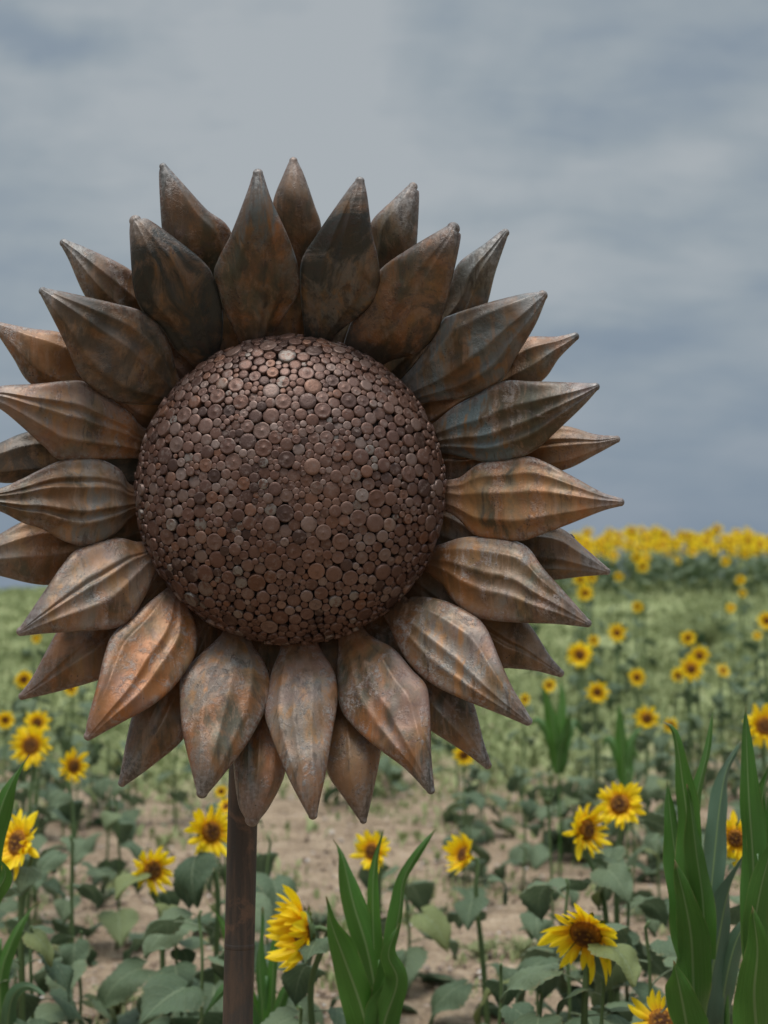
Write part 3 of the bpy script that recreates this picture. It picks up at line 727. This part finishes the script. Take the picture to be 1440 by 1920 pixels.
# ------------------------------------------------------------------ nearest sunflowers (px, py, depth, diameter, yaw, nod, label, options)
NEAR = [
 (1098,1752,5.15,.27, -20,-28,'drooping sunflower with a large brown centre, lower right beside the corn', dict(ragged=.3, cup=.25, npet=28, nleaf=10, leafsize=.25)),
 (566,1745,5.25,.275,-66, -4,'sunflower turned sideways to the left, just right of the pole', dict(npet=44, cup=.6, nleaf=8, dx=.05, leafsize=.23)),
 (1100,1556,6.3,.215, 38, 2,'left bloom of the touching sunflower pair right of the sculpture', dict(nleaf=9, dx=.10, leafsize=.24)),
 (1162,1508,6.6,.200,-22, 12,'right and higher bloom of the touching sunflower pair right of the sculpture', dict(nleaf=9, dx=-.02, leafsize=.24)),
 (32,1580,5.7,.215,-38, 16,'large sunflower at the left edge with brown centre tilted up', dict(nleaf=8, dx=.02, leafsize=.20, ragged=.2)),
 (396,1560,6.4,.205, 36, 4,'sunflower partly hidden behind the left side of the pole', dict(nleaf=8, dx=.04, leafsize=.24)),
 (286,1632,6.7,.185, 34, 2,'single sunflower left of the pole looking to the right', dict(nleaf=9, dx=.06, leafsize=.24)),
 (698,1596,6.9,.175,-30, 6,'sunflower behind the tall corn leaves under the steel petals', dict(nleaf=7, dx=.05, leafsize=.20)),
 (868,1603,6.8,.185,-58, 20,'small sunflower on a thin dark stem looking left, right of the centre corn', dict(nleaf=6, cup=.6, npet=34, dx=.10, leafsize=.20)),
 (1380,1572,5.6,.165,-30, -4,'sunflower seen between the corn leaves at the right edge', dict(nleaf=6, dx=.05, droop=.4)),
 (1240,1915,5.0,.190,  5, 35,'sunflower cut off by the bottom edge, below the corn', dict(nleaf=5, leafsize=.18, npet=24, ragged=.25)),
 (1330,1672,6.2,.110,-60, 0,'small sunflower almost hidden behind the right corn clump', dict(nleaf=4, leafsize=.16)),
]
for px, py, Y, dia, yaw, nod, lab, kw in NEAR: sunflower(px, py, Y, dia, yaw, nod, lab, **kw)

# ------------------------------------------------------------------ middle sunflowers
MID = [
 (58,1398,8.3,.215, -8,8,'largest bloom of the sunflower cluster left of the sculpture'),
 (70,1355,9.2,.150, 5,5,'upper bloom peeping over the sunflower cluster at the left'),
 (138,1437,8.0,.170, 42,0,'sunflower facing right, right of the left cluster'),
 (10,1350,9.6,.110, 10,0,'small sunflower cut by the left edge above the cluster'),
 (45,1274,10.5,.125, 25,0,'sunflower just under the lowest left steel petal tips'),
 (134,1292,11.0,.095, 0,0,'small sunflower half covered by the lower left steel petals'),
 (68,1197,13.5,.085, 0,0,'tiny sunflower against the pale green slope at the left'),
 (70,1425,8.6,.090, -10,-30,'small hanging bloom under the left sunflower cluster'),
 (415,1484,8.4,.070, 0,0,'tiny bloom beside the top of the pole'),
 (424,1512,7.6,.085, -20,30,'small bloom above the half hidden sunflower left of the pole'),
 (870,1416,9.0,.120, 0,-10,'sunflower under the lower right steel petal tip'),
 (1434,1362,8.0,.215, 0,5,'large sunflower cut by the right edge above the corn'),
 (1087,1228,12.2,.200, 0,5,'big sunflower nearest to the right steel petal tips'),
 (1113,1201,13.0,.098, 0,0,'small bloom behind the big one right of the steel petals'),
 (1157,1187,13.2,.160, 0,5,'upright sunflower standing above its neighbours on the right slope'),
 (1195,1138,14.5,.110, 0,0,'small sunflower alone high on the right slope'),
 (1120,1298,11.6,.165, 5,0,'sunflower with dark centre under the big one on the right slope'),
 (1194,1270,12.0,.140, 10,0,'sunflower slightly turned, between the dark centred bloom and the triple cluster'),
 (1213,1347,10.6,.168, 0,0,'sunflower right in front of the far corn plants'),
 (1257,1360,10.3,.110, 20,-10,'bloom tucked behind the bent corn tip'),
 (1290,1196,13.5,.135, 0,0,'sunflower above the triple cluster on the right slope'),
 (1296,1254,12.2,.195, 0,3,'front bloom of the triple sunflower cluster'),
 (1311,1230,12.8,.175, 5,3,'upper right bloom of the triple sunflower cluster'),
 (1271,1266,12.5,.115, -30,0,'left bloom of the triple sunflower cluster'),
 (1356,1258,12.5,.118, 20,25,'sunflower right of the triple cluster tilted upward'),
 (1438,1164,14.0,.165, -10,0,'orange toned bloom cut by the right edge'),
 (1370,1140,15.0,.100, 0,20,'greenish half open bloom on the right slope'),
 (1388,1088,16.5,.110, 0,0,'bloom below the crest near the right edge'),
 (1392,1112,16.2,.090, 0,0,'smaller bloom right under its twin below the crest'),
 (1420,1192,14.2,.085, 0,20,'pale small bloom near the right edge'),
 (1097,1112,15.5,.165, 0,0,'bloom beside the tip of the right rear steel petal'),
 (1088,1087,17.0,.150, 0,0,'bloom partly covered by the right rear steel petal'),
 (1108,1083,17.3,.130, 0,0,'bloom just right of the right rear steel petal tip'),
 (1160,1081,17.5,.110, 0,0,'small bloom below the crest band on the right'),
 (1205,1062,18.5,.150, 0,0,'lowest bloom hanging under the crest band'),
 (1194,1046,20.0,.150, 0,0,'bloom above the lowest one under the crest band'),
 (1360,1052,19.0,.125, 0,0,'bloom under the crest band near the right edge'),
 (1030,1285,11.5,.105, 10,0,'bloom behind the far corn plant'),
 (984,1311,11.2,.085, 20,0,'tiny bloom beside a lower right steel petal'),
 (1396,1040,20.0,.110, 0,0,'rightmost bloom just under the crest band'),
]
for px, py, Y, dia, yaw, nod, lab in MID:
    far = Y > 11
    sunflower(px, py, Y, dia, yaw, nod, lab, level=1, nleaf=8 if not far else 7, leafsize=.17 if not far else .15, lo=.05)

# green bud on a thin stem
bd = at(1027, 1498, 7.6); bb = Vector((bd.x + .01, 7.6, gz(bd.x, 7.6)))
r_ = empty('sunflower_bud', bb); tag(r_, 'dark green closed sunflower bud on a thin upright stem', 'sunflower bud')
V, Fc = tube(crom([(0, 0, 0), (.01, 0, .3), tuple(bd - bb)], 12), .006, 8); link('stem', mesh('stem', V, Fc, m_green), r_)
V, Fc = ell(0, 0, 0, .022, .030, .030); link('bud', mesh('bud', V, Fc, m_green), r_, bd - bb)
for k in range(14):
    a = k * .45; link('bract', mesh('bract', [(0, -.010, -.012), (0, .010, -.012), (.034, .006, .012), (.034, -.006, .012), (.044, 0, .030)], [(0, 1, 2, 3), (3, 2, 4)], m_green), r_, bd - bb, (0, -rnd.uniform(0, .6), a)) if k < 14 else None
for k in range(6):
    link('leaf', LEAFM[k], r_, (0, 0, .05 + .07 * k), (0, 0, k * 2.4), .12)

# leafy plants without an open flower: young sunflowers between the blooms
LG = 'leafy sunflower plants without an open bloom'
spots = []
for t in [(130,1560,6.6,'leafy plant between the left edge bloom and the single bloom, no flower'),
 (500,1560,6.9,'leafy plant just right of the upper pole'),(470,1760,5.9,'big leaved plant hidden half behind the lower pole'),(1010,1700,6.5,'leafy plant left of the drooping sunflower'),
 (1180,1620,6.2,'leafy plant under the touching sunflower pair'),(1220,1720,5.6,'leafy plant between the drooping sunflower and the corn'),(1010,1850,5.2,'broad leaved plant at the bottom, left of the drooping sunflower'),(1130,1830,5.1,'broad leaved plant below the drooping sunflower'),(940,1800,5.5,'leafy plant at the bottom between centre corn and drooping sunflower'),
 (1330,1800,5.3,'leafy plant in front of the blue green corn foot'),(560,1880,5.0,'large leaved plant at the bottom right of the pole'),(1060,1640,6.0,'leafy plant under the left bloom of the pair'),
 (1420,1700,5.6,'leafy plant behind the tallest corn'),(60,1730,5.9,'leafy plant below the left edge bloom'),(150,1740,6.6,'leafy plant right of the left edge bloom stem'),(380,1700,6.0,'leafy plant left against the pole'),(330,1760,6.3,'leafy plant under the single bloom left of the pole'),
(980,1430,9.4,'leafy plant left of the closed bud'),(200,1380,9.6,'leafy plant right of the sunflower cluster at the left'),(120,1330,10.4,'leafy plant behind the sunflower cluster at the left'),(330,1350,11,'leafy plant behind the lower left steel petals'),(60,1240,12.4,'leafy plant behind the left cluster against the slope'),
 (1180,1440,9.0,'leafy plant above the touching sunflower pair'),(900,1360,10.6,'leafy plant behind the lower right steel tip'),
 (1240,1500,8.6,'leafy plant between the sunflower pair and the corn'),(760,1620,7.4,'leafy plant right of the bloom behind the centre corn'),(220,1480,8.2,'leafy plant under the right facing bloom at the left'),(30,1500,7.4,'leafy plant behind the left edge bloom')]:
    spots.append(t)
for i in range(48):
    Y = 9.5 + 10 * rnd.random() ** 1.7; px = rnd.uniform(640, 1440) if rnd.random() < .68 else rnd.uniform(0, 330)
    h = gz((px - 720) / F * Y, Y) + rnd.uniform(.45, .7)
    py = 1150 - F * (h - CAMZ) / Y; spots.append((px, py, Y, 'leafy grey green sunflower plant without a bloom, beyond the bare soil strip'))
for i, (px, py, Y, plab) in enumerate(spots):
    sunflower(px, py, Y, .09, rnd.uniform(-40, 40), 60, plab, level=1, nleaf=(8 if i % 3 else 6) if Y < 9 else 7, leafsize=(.24 if i % 2 else .18) if Y < 9 else .17,
              group=LG, head=False, lo=.05, seed=900 + i, name='leafy_plant', cat='plant')

# ------------------------------------------------------------------ far sunflowers on the crest
def far_geo(seed):
    q = random.Random(seed); Vs, Fs, Us, MI, off = [], [], [], [], 0
    def add(V, Fc, UV, m):
        nonlocal off
        Vs.append(V); Us.append(UV if UV is not None else np.zeros((len(V), 2))); Fs.extend([tuple(i + off for i in f) for f in Fc]); MI.extend([m] * len(Fc)); off += len(V)
    H = q.uniform(.68, .85); V, Fc = tube([(0, 0, 0), (q.uniform(-.03, .03), 0, H * .6), (0, .02, H - .03), (0, -.02, H)], .009, 5); add(V, Fc, None, 0)
    for k in range(5):
        V, Fc, UV = LEAFLO[q.randrange(8)]; a = k * 2.4 + q.uniform(0, 1); f = .15 + .12 * k
        M = np.array(Matrix.Rotation(a, 3, 'Z')); add((V * q.uniform(.11, .18)) @ M.T + np.array([0, 0, H * f]), Fc, UV, 1)
    nv, Mh = facing_rot(q.uniform(-25, 25), q.uniform(-5, 20), q.uniform(0, 6)); Mh = np.array(Mh); sc = q.uniform(.85, 1.12); hc = np.array([0, -.03, H + .02])
    lay = petal_layout(q, 18); V, Fc, UV = rays_joined([(a, ln, el, kd, rl) for a, ln, el, kd, rl in lay])
    add((V * sc) @ Mh.T + hc, Fc, UV, 2)
    V, Fc = lathe([(0, .13), (.2, .10), (.36, .07), (.42, -.05)], 10); add((V * .1 * sc) @ Mh.T + hc, Fc, None, 3)
    V, Fc = lathe([(.42, -.05), (.38, -.15), (.0, -.25)], 8); add((V * .1 * sc) @ Mh.T + hc, Fc, None, 0)
    return np.vstack(Vs), Fs, np.vstack(Us), MI
FG = [far_geo(s) for s in range(4)]
FM = [mesh('crest_sunflower', V, Fc, [m_green, m_leaf, m_ray, m_seed], UV, MI) for V, Fc, UV, MI in FG]
pts = []
tries = 0
while len(pts) < 560 and tries < 40000:
    tries += 1
    Y = rnd.uniform(19.5, 36); hw = 720 / F * Y + .6; x = rnd.uniform(-hw, hw)
    px = 720 + x / Y * F
    if 60 < px < 1000: continue
    if px > 900: dens = float(sstep(Y, 26, 32)) ** 1.2 * (.9 + .4 * mnoise.noise(Vector((x * .5, Y * .35, 3))))
    else: dens = .0 * float(sstep(Y, 31, 35))
    # an opening without blooms in the middle of the right slope
    if px > 1230 and px < 1350 and Y < 27: dens *= .15
    if rnd.random() > dens: continue
    if any((x - a) ** 2 + (Y - b) ** 2 < .09 for a, b in pts): continue
    pts.append((x, Y))
pts.sort(key=lambda p: p[1])
CG = 'sunflowers in the dense band along the hill crest'
for i, (x, Y) in enumerate(pts[:170]):
    o = link('sunflower', FM[i % 4], None, (x, Y, gz(x, Y)), (0, 0, rnd.uniform(-.5, .5)), rnd.uniform(.80, 1.18))
    tag(o, 'small yellow sunflower in the dense far band under the sky', 'sunflower', CG)
Vs, Fs, Us, MI, off = [], [], [], [], 0
for x, Y in pts[170:]:
    V, Fc, UV, mi = FG[rnd.randrange(4)]; a = rnd.uniform(-.5, .5); s = rnd.uniform(.78, 1.16)
    M = np.array(Matrix.Rotation(a, 3, 'Z')); Vs.append((V * s) @ M.T + np.array([x, Y, gz(x, Y)])); Us.append(UV); MI += mi
    Fs += [tuple(i + off for i in f) for f in Fc]; off += len(V)
o = link('distant_sunflowers', mesh('distant_sunflowers', np.vstack(Vs), Fs, [m_green, m_leaf, m_ray, m_seed], np.vstack(Us), MI))
tag(o, 'farthest sunflowers merging into a yellow line at the crest', 'sunflower field', None, 'stuff')

# ------------------------------------------------------------------ low weeds, grass, stones (stuff)
def blade_field(name, P, hmin, hmax, wmin, wmax, nper, spread, label, cat):
    g = np.random.default_rng(len(P)); M = len(P) * nper
    base = np.repeat(P, nper, axis=0) + np.c_[g.normal(0, spread, (M, 2)), np.zeros(M)]
    base[:, 2] = ground_z(base[:, 0], base[:, 1]) - .005
    a = g.uniform(0, 2 * PI, M); h = g.uniform(hmin, hmax, M); w_ = g.uniform(wmin, wmax, M); ln = g.uniform(.15, .9, M) * h
    sx_ = np.c_[-np.sin(a), np.cos(a), np.zeros(M)] * w_[:, None]; dr = np.c_[np.cos(a), np.sin(a), np.zeros(M)]
    m1 = base + dr * (ln * .35)[:, None] + np.c_[np.zeros((M, 2)), h * .62]
    tp = base + dr * ln[:, None] + np.c_[np.zeros((M, 2)), h * .92]
    V = np.stack([base - sx_ * .35, base + sx_ * .35, m1 + sx_, m1 - sx_, tp], 1).reshape(-1, 3)
    i = np.arange(M) * 5
    Fc = np.c_[i, i + 1, i + 2, i + 3].tolist() + np.c_[i + 3, i + 2, i + 4].tolist()
    o = link(name, mesh(name, V, Fc, m_weed)); tag(o, label, cat, None, 'stuff')
def scatter(nn, y0, y1, dens):
    out = []
    while len(out) < nn:
        Y = y0 * (y1 / y0) ** rnd.random(); hw = 720 / F * Y * 1.25 + .3; x = rnd.uniform(-hw, hw)
        if rnd.random() < dens(x, Y): out.append((x, Y, 0))
    return np.array(out)
blade_field('low_weeds', scatter(5600, 9.0, 34, lambda x, y: min(1, .02 + float(sstep(y, 11.0, 15)) * (.60 + .8 * mnoise.noise(Vector((x * .8, y * .5, 9)))))), .03, .11, .012, .030, 9, .12,
            'pale green weeds and grass covering the slope', 'weeds')
blade_field('soil_weeds', scatter(420, 6.0, 14, lambda x, y: max(0, .25 + 1.6 * mnoise.noise(Vector((x * 1.3, y * 1.1, 4))))), .02, .09, .003, .010, 16, .06,
            'sparse small weeds growing on the brown soil', 'weeds')
# stones
g_ = np.random.default_rng(8); NS = 17000
sy_ = 5.6 * (16 / 5.6) ** g_.random(NS); sx_ = g_.uniform(-1, 1, NS) * (720 / F * sy_ * 1.25 + .3)
ss_ = .0035 + .020 * g_.random(NS) ** 3.2; ico = np.array([(1, 0, 0), (-1, 0, 0), (0, 1, 0), (0, -1, 0), (0, 0, .7), (0, 0, -.7)])
of = [(0, 2, 4), (2, 1, 4), (1, 3, 4), (3, 0, 4), (2, 0, 5), (1, 2, 5), (3, 1, 5), (0, 3, 5)]
V = (ico[None] * ss_[:, None, None] * g_.uniform(.6, 1.4, (NS, 6, 1)))
ang = g_.uniform(0, 6.28, NS); cx, sn = np.cos(ang)[:, None], np.sin(ang)[:, None]
V = np.stack([V[:, :, 0] * cx - V[:, :, 1] * sn, V[:, :, 0] * sn + V[:, :, 1] * cx, V[:, :, 2]], 2)
V += np.stack([sx_, sy_, ground_z(sx_, sy_) + ss_ * .3], 1)[:, None, :]
Fc = [tuple(i * 6 + k for k in f) for i in range(NS) for f in of]
tag(link('stones', mesh('stones', V.reshape(-1, 3), Fc, m_stone, smooth=False)), 'pale pebbles and clods scattered on the brown soil', 'stones', None, 'stuff')

# individual weed tufts
def tuft(px, py, Y, h, nb, wd, label, name='weed_plant', dark=False):
    b = at(px, py, Y); b.z = gz(b.x, b.y); root = empty(name, b); tag(root, label, 'weed')
    q = random.Random(int(px)); 
    Vs, Fs, off = [], [], 0
    for k in range(nb):
        a = q.uniform(0, 6.28); ln = q.uniform(.3, 1) * wd; hh_ = h * q.uniform(.5, 1) * (1 - .35 * ln / wd)
        P = crom([(q.uniform(-.01, .01), q.uniform(-.01, .01), 0), (math.cos(a) * ln * .5, math.sin(a) * ln * .5, hh_ * .7), (math.cos(a) * ln, math.sin(a) * ln, hh_)], 6)
        V, Fc = tube(P, .0018, 4, 0, False); Vs.append(V); Fs += [tuple(i + off for i in f) for f in Fc]; off += len(V)
        for j in range(9):
            p0 = P[1 + j % 5] + np.array([q.gauss(0, .004) for _ in range(3)]); aa = q.uniform(0, 6.28); L = q.uniform(.015, .035)
            d1 = np.array([math.cos(aa), math.sin(aa), q.uniform(-.2, .8)]) * L; sd_ = np.array([-math.sin(aa), math.cos(aa), 0]) * L * .22
            Vs.append(np.array([p0, p0 + d1 * .5 + sd_, p0 + d1, p0 + d1 * .5 - sd_])); Fs.append((off, off + 1, off + 2, off + 3)); off += 4
    link('foliage', mesh('foliage', np.vstack(Vs), Fs, m_leaf if dark else m_weed, np.tile([.3, .3], (off, 1))), root)
tuft(218,1810,7.1,.16,60,.17,'grey green bushy weed on bare soil left of the pole')
tuft(295,1900,6.6,.09,40,.11,'small green weed at the bottom left of the pole', dark=True)
tuft(900,1700,8.0,.10,40,.14,'low pale weed behind the thin stemmed sunflower')
tuft(1310,1090,20,.55,260,.55,'darker green bush standing alone below the hill crest','bush',True)

for i, (px, py, Y, h_, wd_, lab) in enumerate([(600,1560,8.6,.10,.14,'low weed on the soil between the lowest steel tips and the corn'),(980,1620,8.0,.12,.13,'low weed on the soil left of the sunflower pair'),(1180,1700,7.0,.10,.12,'low weed on the soil right of the drooping bloom'),
    (130,1640,8.0,.11,.14,'low weed on the soil right of the left edge bloom'),(860,1860,6.6,.07,.09,'tiny weed at the foot of the thin stemmed sunflower'),(760,1540,9.4,.11,.18,'low weed above the centre corn tips'),(190,1560,9.0,.12,.16,'low weed above the single bloom left of the pole'),(1010,1560,9.0,.12,.16,'low weed under the closed bud')]):
    tuft(px, py, Y, h_, 38, wd_, lab, dark=i % 2 == 0)
# ------------------------------------------------------------------ corn
def ribbon(P3, wpx, Y, seed, roll=0.0, wave=.20):
    """corn blade along 3D points; wpx = widest width in photo pixels at depth Y"""
    q = random.Random(seed); m = 26; C = crom([tuple(p) for p in P3], m); W = wpx * Y / F / 2 * .97
    V = []; UV = []; nc = 9; ph = q.uniform(0, 6)
    for i in range(m):
        s = i / (m - 1); d = C[min(i + 1, m - 1)] - C[max(i - 1, 0)]; d /= np.linalg.norm(d) + 1e-9
        side = np.cross(d, np.array([0, 1, 0])); side /= np.linalg.norm(side) + 1e-9; nr_ = np.cross(side, d)
        a = roll * 1.2 + .45 * math.sin(s * 4 + ph); sd_ = side * math.cos(a) + nr_ * math.sin(a); nn_ = np.cross(sd_, d)
        wv = W * (.42 + .58 * math.sin(PI * min(s * 1.15 + .12, 1) ** .9)) if s < .5 else W * (.42 + .58 * math.sin(PI * min(.5 * 1.15 + .12, 1) ** .9)) * (1 - ((s - .5) / .5) ** 1.7) 
        for j in range(nc):
            u = -1 + 2 * j / (nc - 1)
            h = abs(u) * wv * .62 + wave * W * math.sin(s * 16 + ph + (2 if u > 0 else 0)) * abs(u) ** 2
            V.append(C[i] + sd_ * u * wv + nn_ * h); UV.append((s, (u + 1) / 2))
    return V, grid_faces(m, nc), UV
def corn(px, Y, toppx, leaves, label, scale=1.0):
    """leaves: list of (pixel polyline from base to tip, width px, depth offset at tip, blue, roll)"""
    x = (px - 720) / F * Y; b = Vector((x, Y, gz(x, Y) - .01)); root = empty('corn_plant', b); tag(root, label, 'corn plant', 'corn plants among the sunflowers')
    tp = at(toppx[0], toppx[1], Y) - b
    V, Fc = tube(crom([(0, 0, 0), (0, 0, tp.z * .5), tuple(tp)], 14), np.linspace(.014, .006, 14) * scale, 10); st = link('stalk', mesh('stalk', V, Fc, m_corn, np.tile([.5, .2], (len(V), 1))), root); st['blue'] = .15
    for k, (pl, wpx, dy, bl, roll) in enumerate(leaves):
        m_ = len(pl); P3 = [at(a, c, Y + dy * (i / (m_ - 1)) - .02) - b for i, (a, c) in enumerate(pl)]
        V, Fc, UV = ribbon(P3, wpx, Y, k + int(px), roll); o = link('leaf', mesh('leaf', V, Fc, m_corn, UV), root); o['blue'] = float(bl)
corn(706, 5.0, (712,1800), [
 ([(706,2000),(678,1890),(646,1800),(622,1735),(610,1682)], 66, -.10, 0, .1),
 ([(712,1990),(706,1880),(688,1780),(664,1700),(650,1640),(640,1600),(624,1574)], 66, .05, 0, -.1),
 ([(708,1960),(704,1870),(699,1712),(702,1625),(720,1552)], 32, .06, 0, .2),
 ([(710,1960),(724,1840),(748,1716),(755,1655),(776,1612),(820,1550)], 40, .05, 0, -.3),
 ([(704,2010),(720,1920),(745,1840),(728,1790),(748,1732)], 52, -.12, .05, .3),
 ([(700,2010),(712,1900),(730,1850),(738,1800)], 50, -.05, .0, -.4),
], 'young corn plant with fanned upright leaves right of the pole')
corn(500, 5.7, (500,1830), [
 ([(500,2050),(492,1900),(486,1800),(492,1700)], 36, .05, .1, .2),
 ([(502,2050),(510,1880),(514,1790),(520,1715)], 30, .05, 0, -.4),
 ([(498,2050),(470,1900),(430,1850),(372,1920)], 30, -.1, .2, .3),
 ([(500,2040),(520,1900),(545,1850),(560,1900)], 30, -.1, .1, .3),
 ([(500,2050),(470,1890),(420,1740),(385,1690)], 34, .1, .0, .3)], 'pale green corn plant just behind the pole')
corn(1290, 4.7, (1290,1700), [
 ([(1292,1720),(1290,1560),(1280,1470),(1272,1410),(1262,1368),(1244,1354)], 50, .0, 0, .1),
 ([(1288,1800),(1278,1690),(1266,1600),(1256,1520),(1250,1462)], 46, .06, 0, -.1),
 ([(1300,1800),(1300,1620),(1306,1500),(1326,1410),(1338,1322)], 30, .1, 0, .2),
 ([(1322,1800),(1318,1690),(1306,1600),(1296,1520),(1288,1470)], 46, -.04, 0, .1),
 ([(1306,1960),(1300,1840),(1296,1760),(1284,1690),(1264,1610)], 70, -.10, 0, 0),
 ([(1300,2030),(1288,1930),(1276,1860),(1262,1800)], 74, -.14, 0, .1),
], 'tall corn plant with dark broad leaves, left one of the right clump')
corn(1352, 4.9, (1352,1660), [
 ([(1330,1700),(1342,1580),(1350,1510),(1362,1445),(1390,1388)], 44, .1, .85, .2),
 ([(1318,1980),(1326,1875),(1348,1760),(1368,1665),(1402,1590)], 66, -.05, .9, -.1),
 ([(1340,2000),(1352,1900),(1370,1800),(1392,1740),(1430,1700)], 56, .0, .8, .2),
 ([(1330,2020),(1310,1930),(1270,1880),(1240,1900)], 40, -.1, .8, .3)], 'blue green corn plant in the middle of the right clump')
corn(1420, 4.55, (1420,1600), [
 ([(1416,1800),(1412,1620),(1404,1500),(1400,1400),(1398,1322)], 54, .05, 0, .1),
 ([(1440,1800),(1432,1650),(1424,1560),(1432,1480),(1446,1420)], 56, .05, 0, -.2),
 ([(1406,1900),(1412,1780),(1420,1700),(1444,1600),(1470,1540)], 50, -.10, .05, .2),
 ([(1430,2040),(1420,1940),(1414,1860),(1420,1780),(1410,1700)], 80, -.15, 0, 0),
 ([(1440,1900),(1450,1700),(1456,1500),(1470,1380)], 60, .05, 0, .3)], 'tallest dark green corn plant cut by the right edge')
corn(-30, 4.7, (-30,1700), [
 ([(-40,1800),(-22,1610),(0,1520),(24,1462),(54,1414)], 56, .0, 0, .2),
 ([(-30,1800),(-20,1700),(10,1640),(-10,1600)], 40, -.1, 0, .2)], 'corn leaf reaching in at the left edge')
corn(10, 5.6, (0,1760), [
 ([(10,1990),(0,1850),(20,1770),(60,1700),(75,1690)], 34, .0, .1, .2),
 ([(10,1990),(20,1880),(50,1850),(90,1868)], 30, -.1, .6, .2)], 'low corn plant near the bottom left corner')
corn(1046, 9.6, (1042,1370), [
 ([(1048,1450),(1040,1370),(1028,1320),(1014,1282)], 30, .0, 0, .1), ([(1046,1450),(1048,1370),(1054,1310),(1050,1268)], 24, .1, 0, .3),
 ([(1046,1450),(1030,1380),(1008,1350),(990,1362)], 24, .1, .1, .3), ([(1048,1450),(1060,1380),(1080,1352),(1092,1380)], 24, .1, .1, .3), ([(1046,1450),(1052,1400),(1064,1370),(1068,1330)], 24, -.1, .1, .3)], 'small far corn plant right of the lower steel petals', .5)
corn(1172, 9.4, (1172,1400), [
 ([(1172,1480),(1168,1410),(1164,1360),(1158,1312)], 26, .0, 0, .1), ([(1174,1480),(1180,1410),(1192,1375),(1206,1362)], 24, .1, 0, .3),
 ([(1170,1480),(1160,1420),(1142,1385),(1128,1400)], 24, .1, .1, .3), ([(1172,1480),(1176,1430),(1188,1410),(1200,1425)], 22, .1, .1, .3)], 'small far corn plant under the sunflower slope', .5)
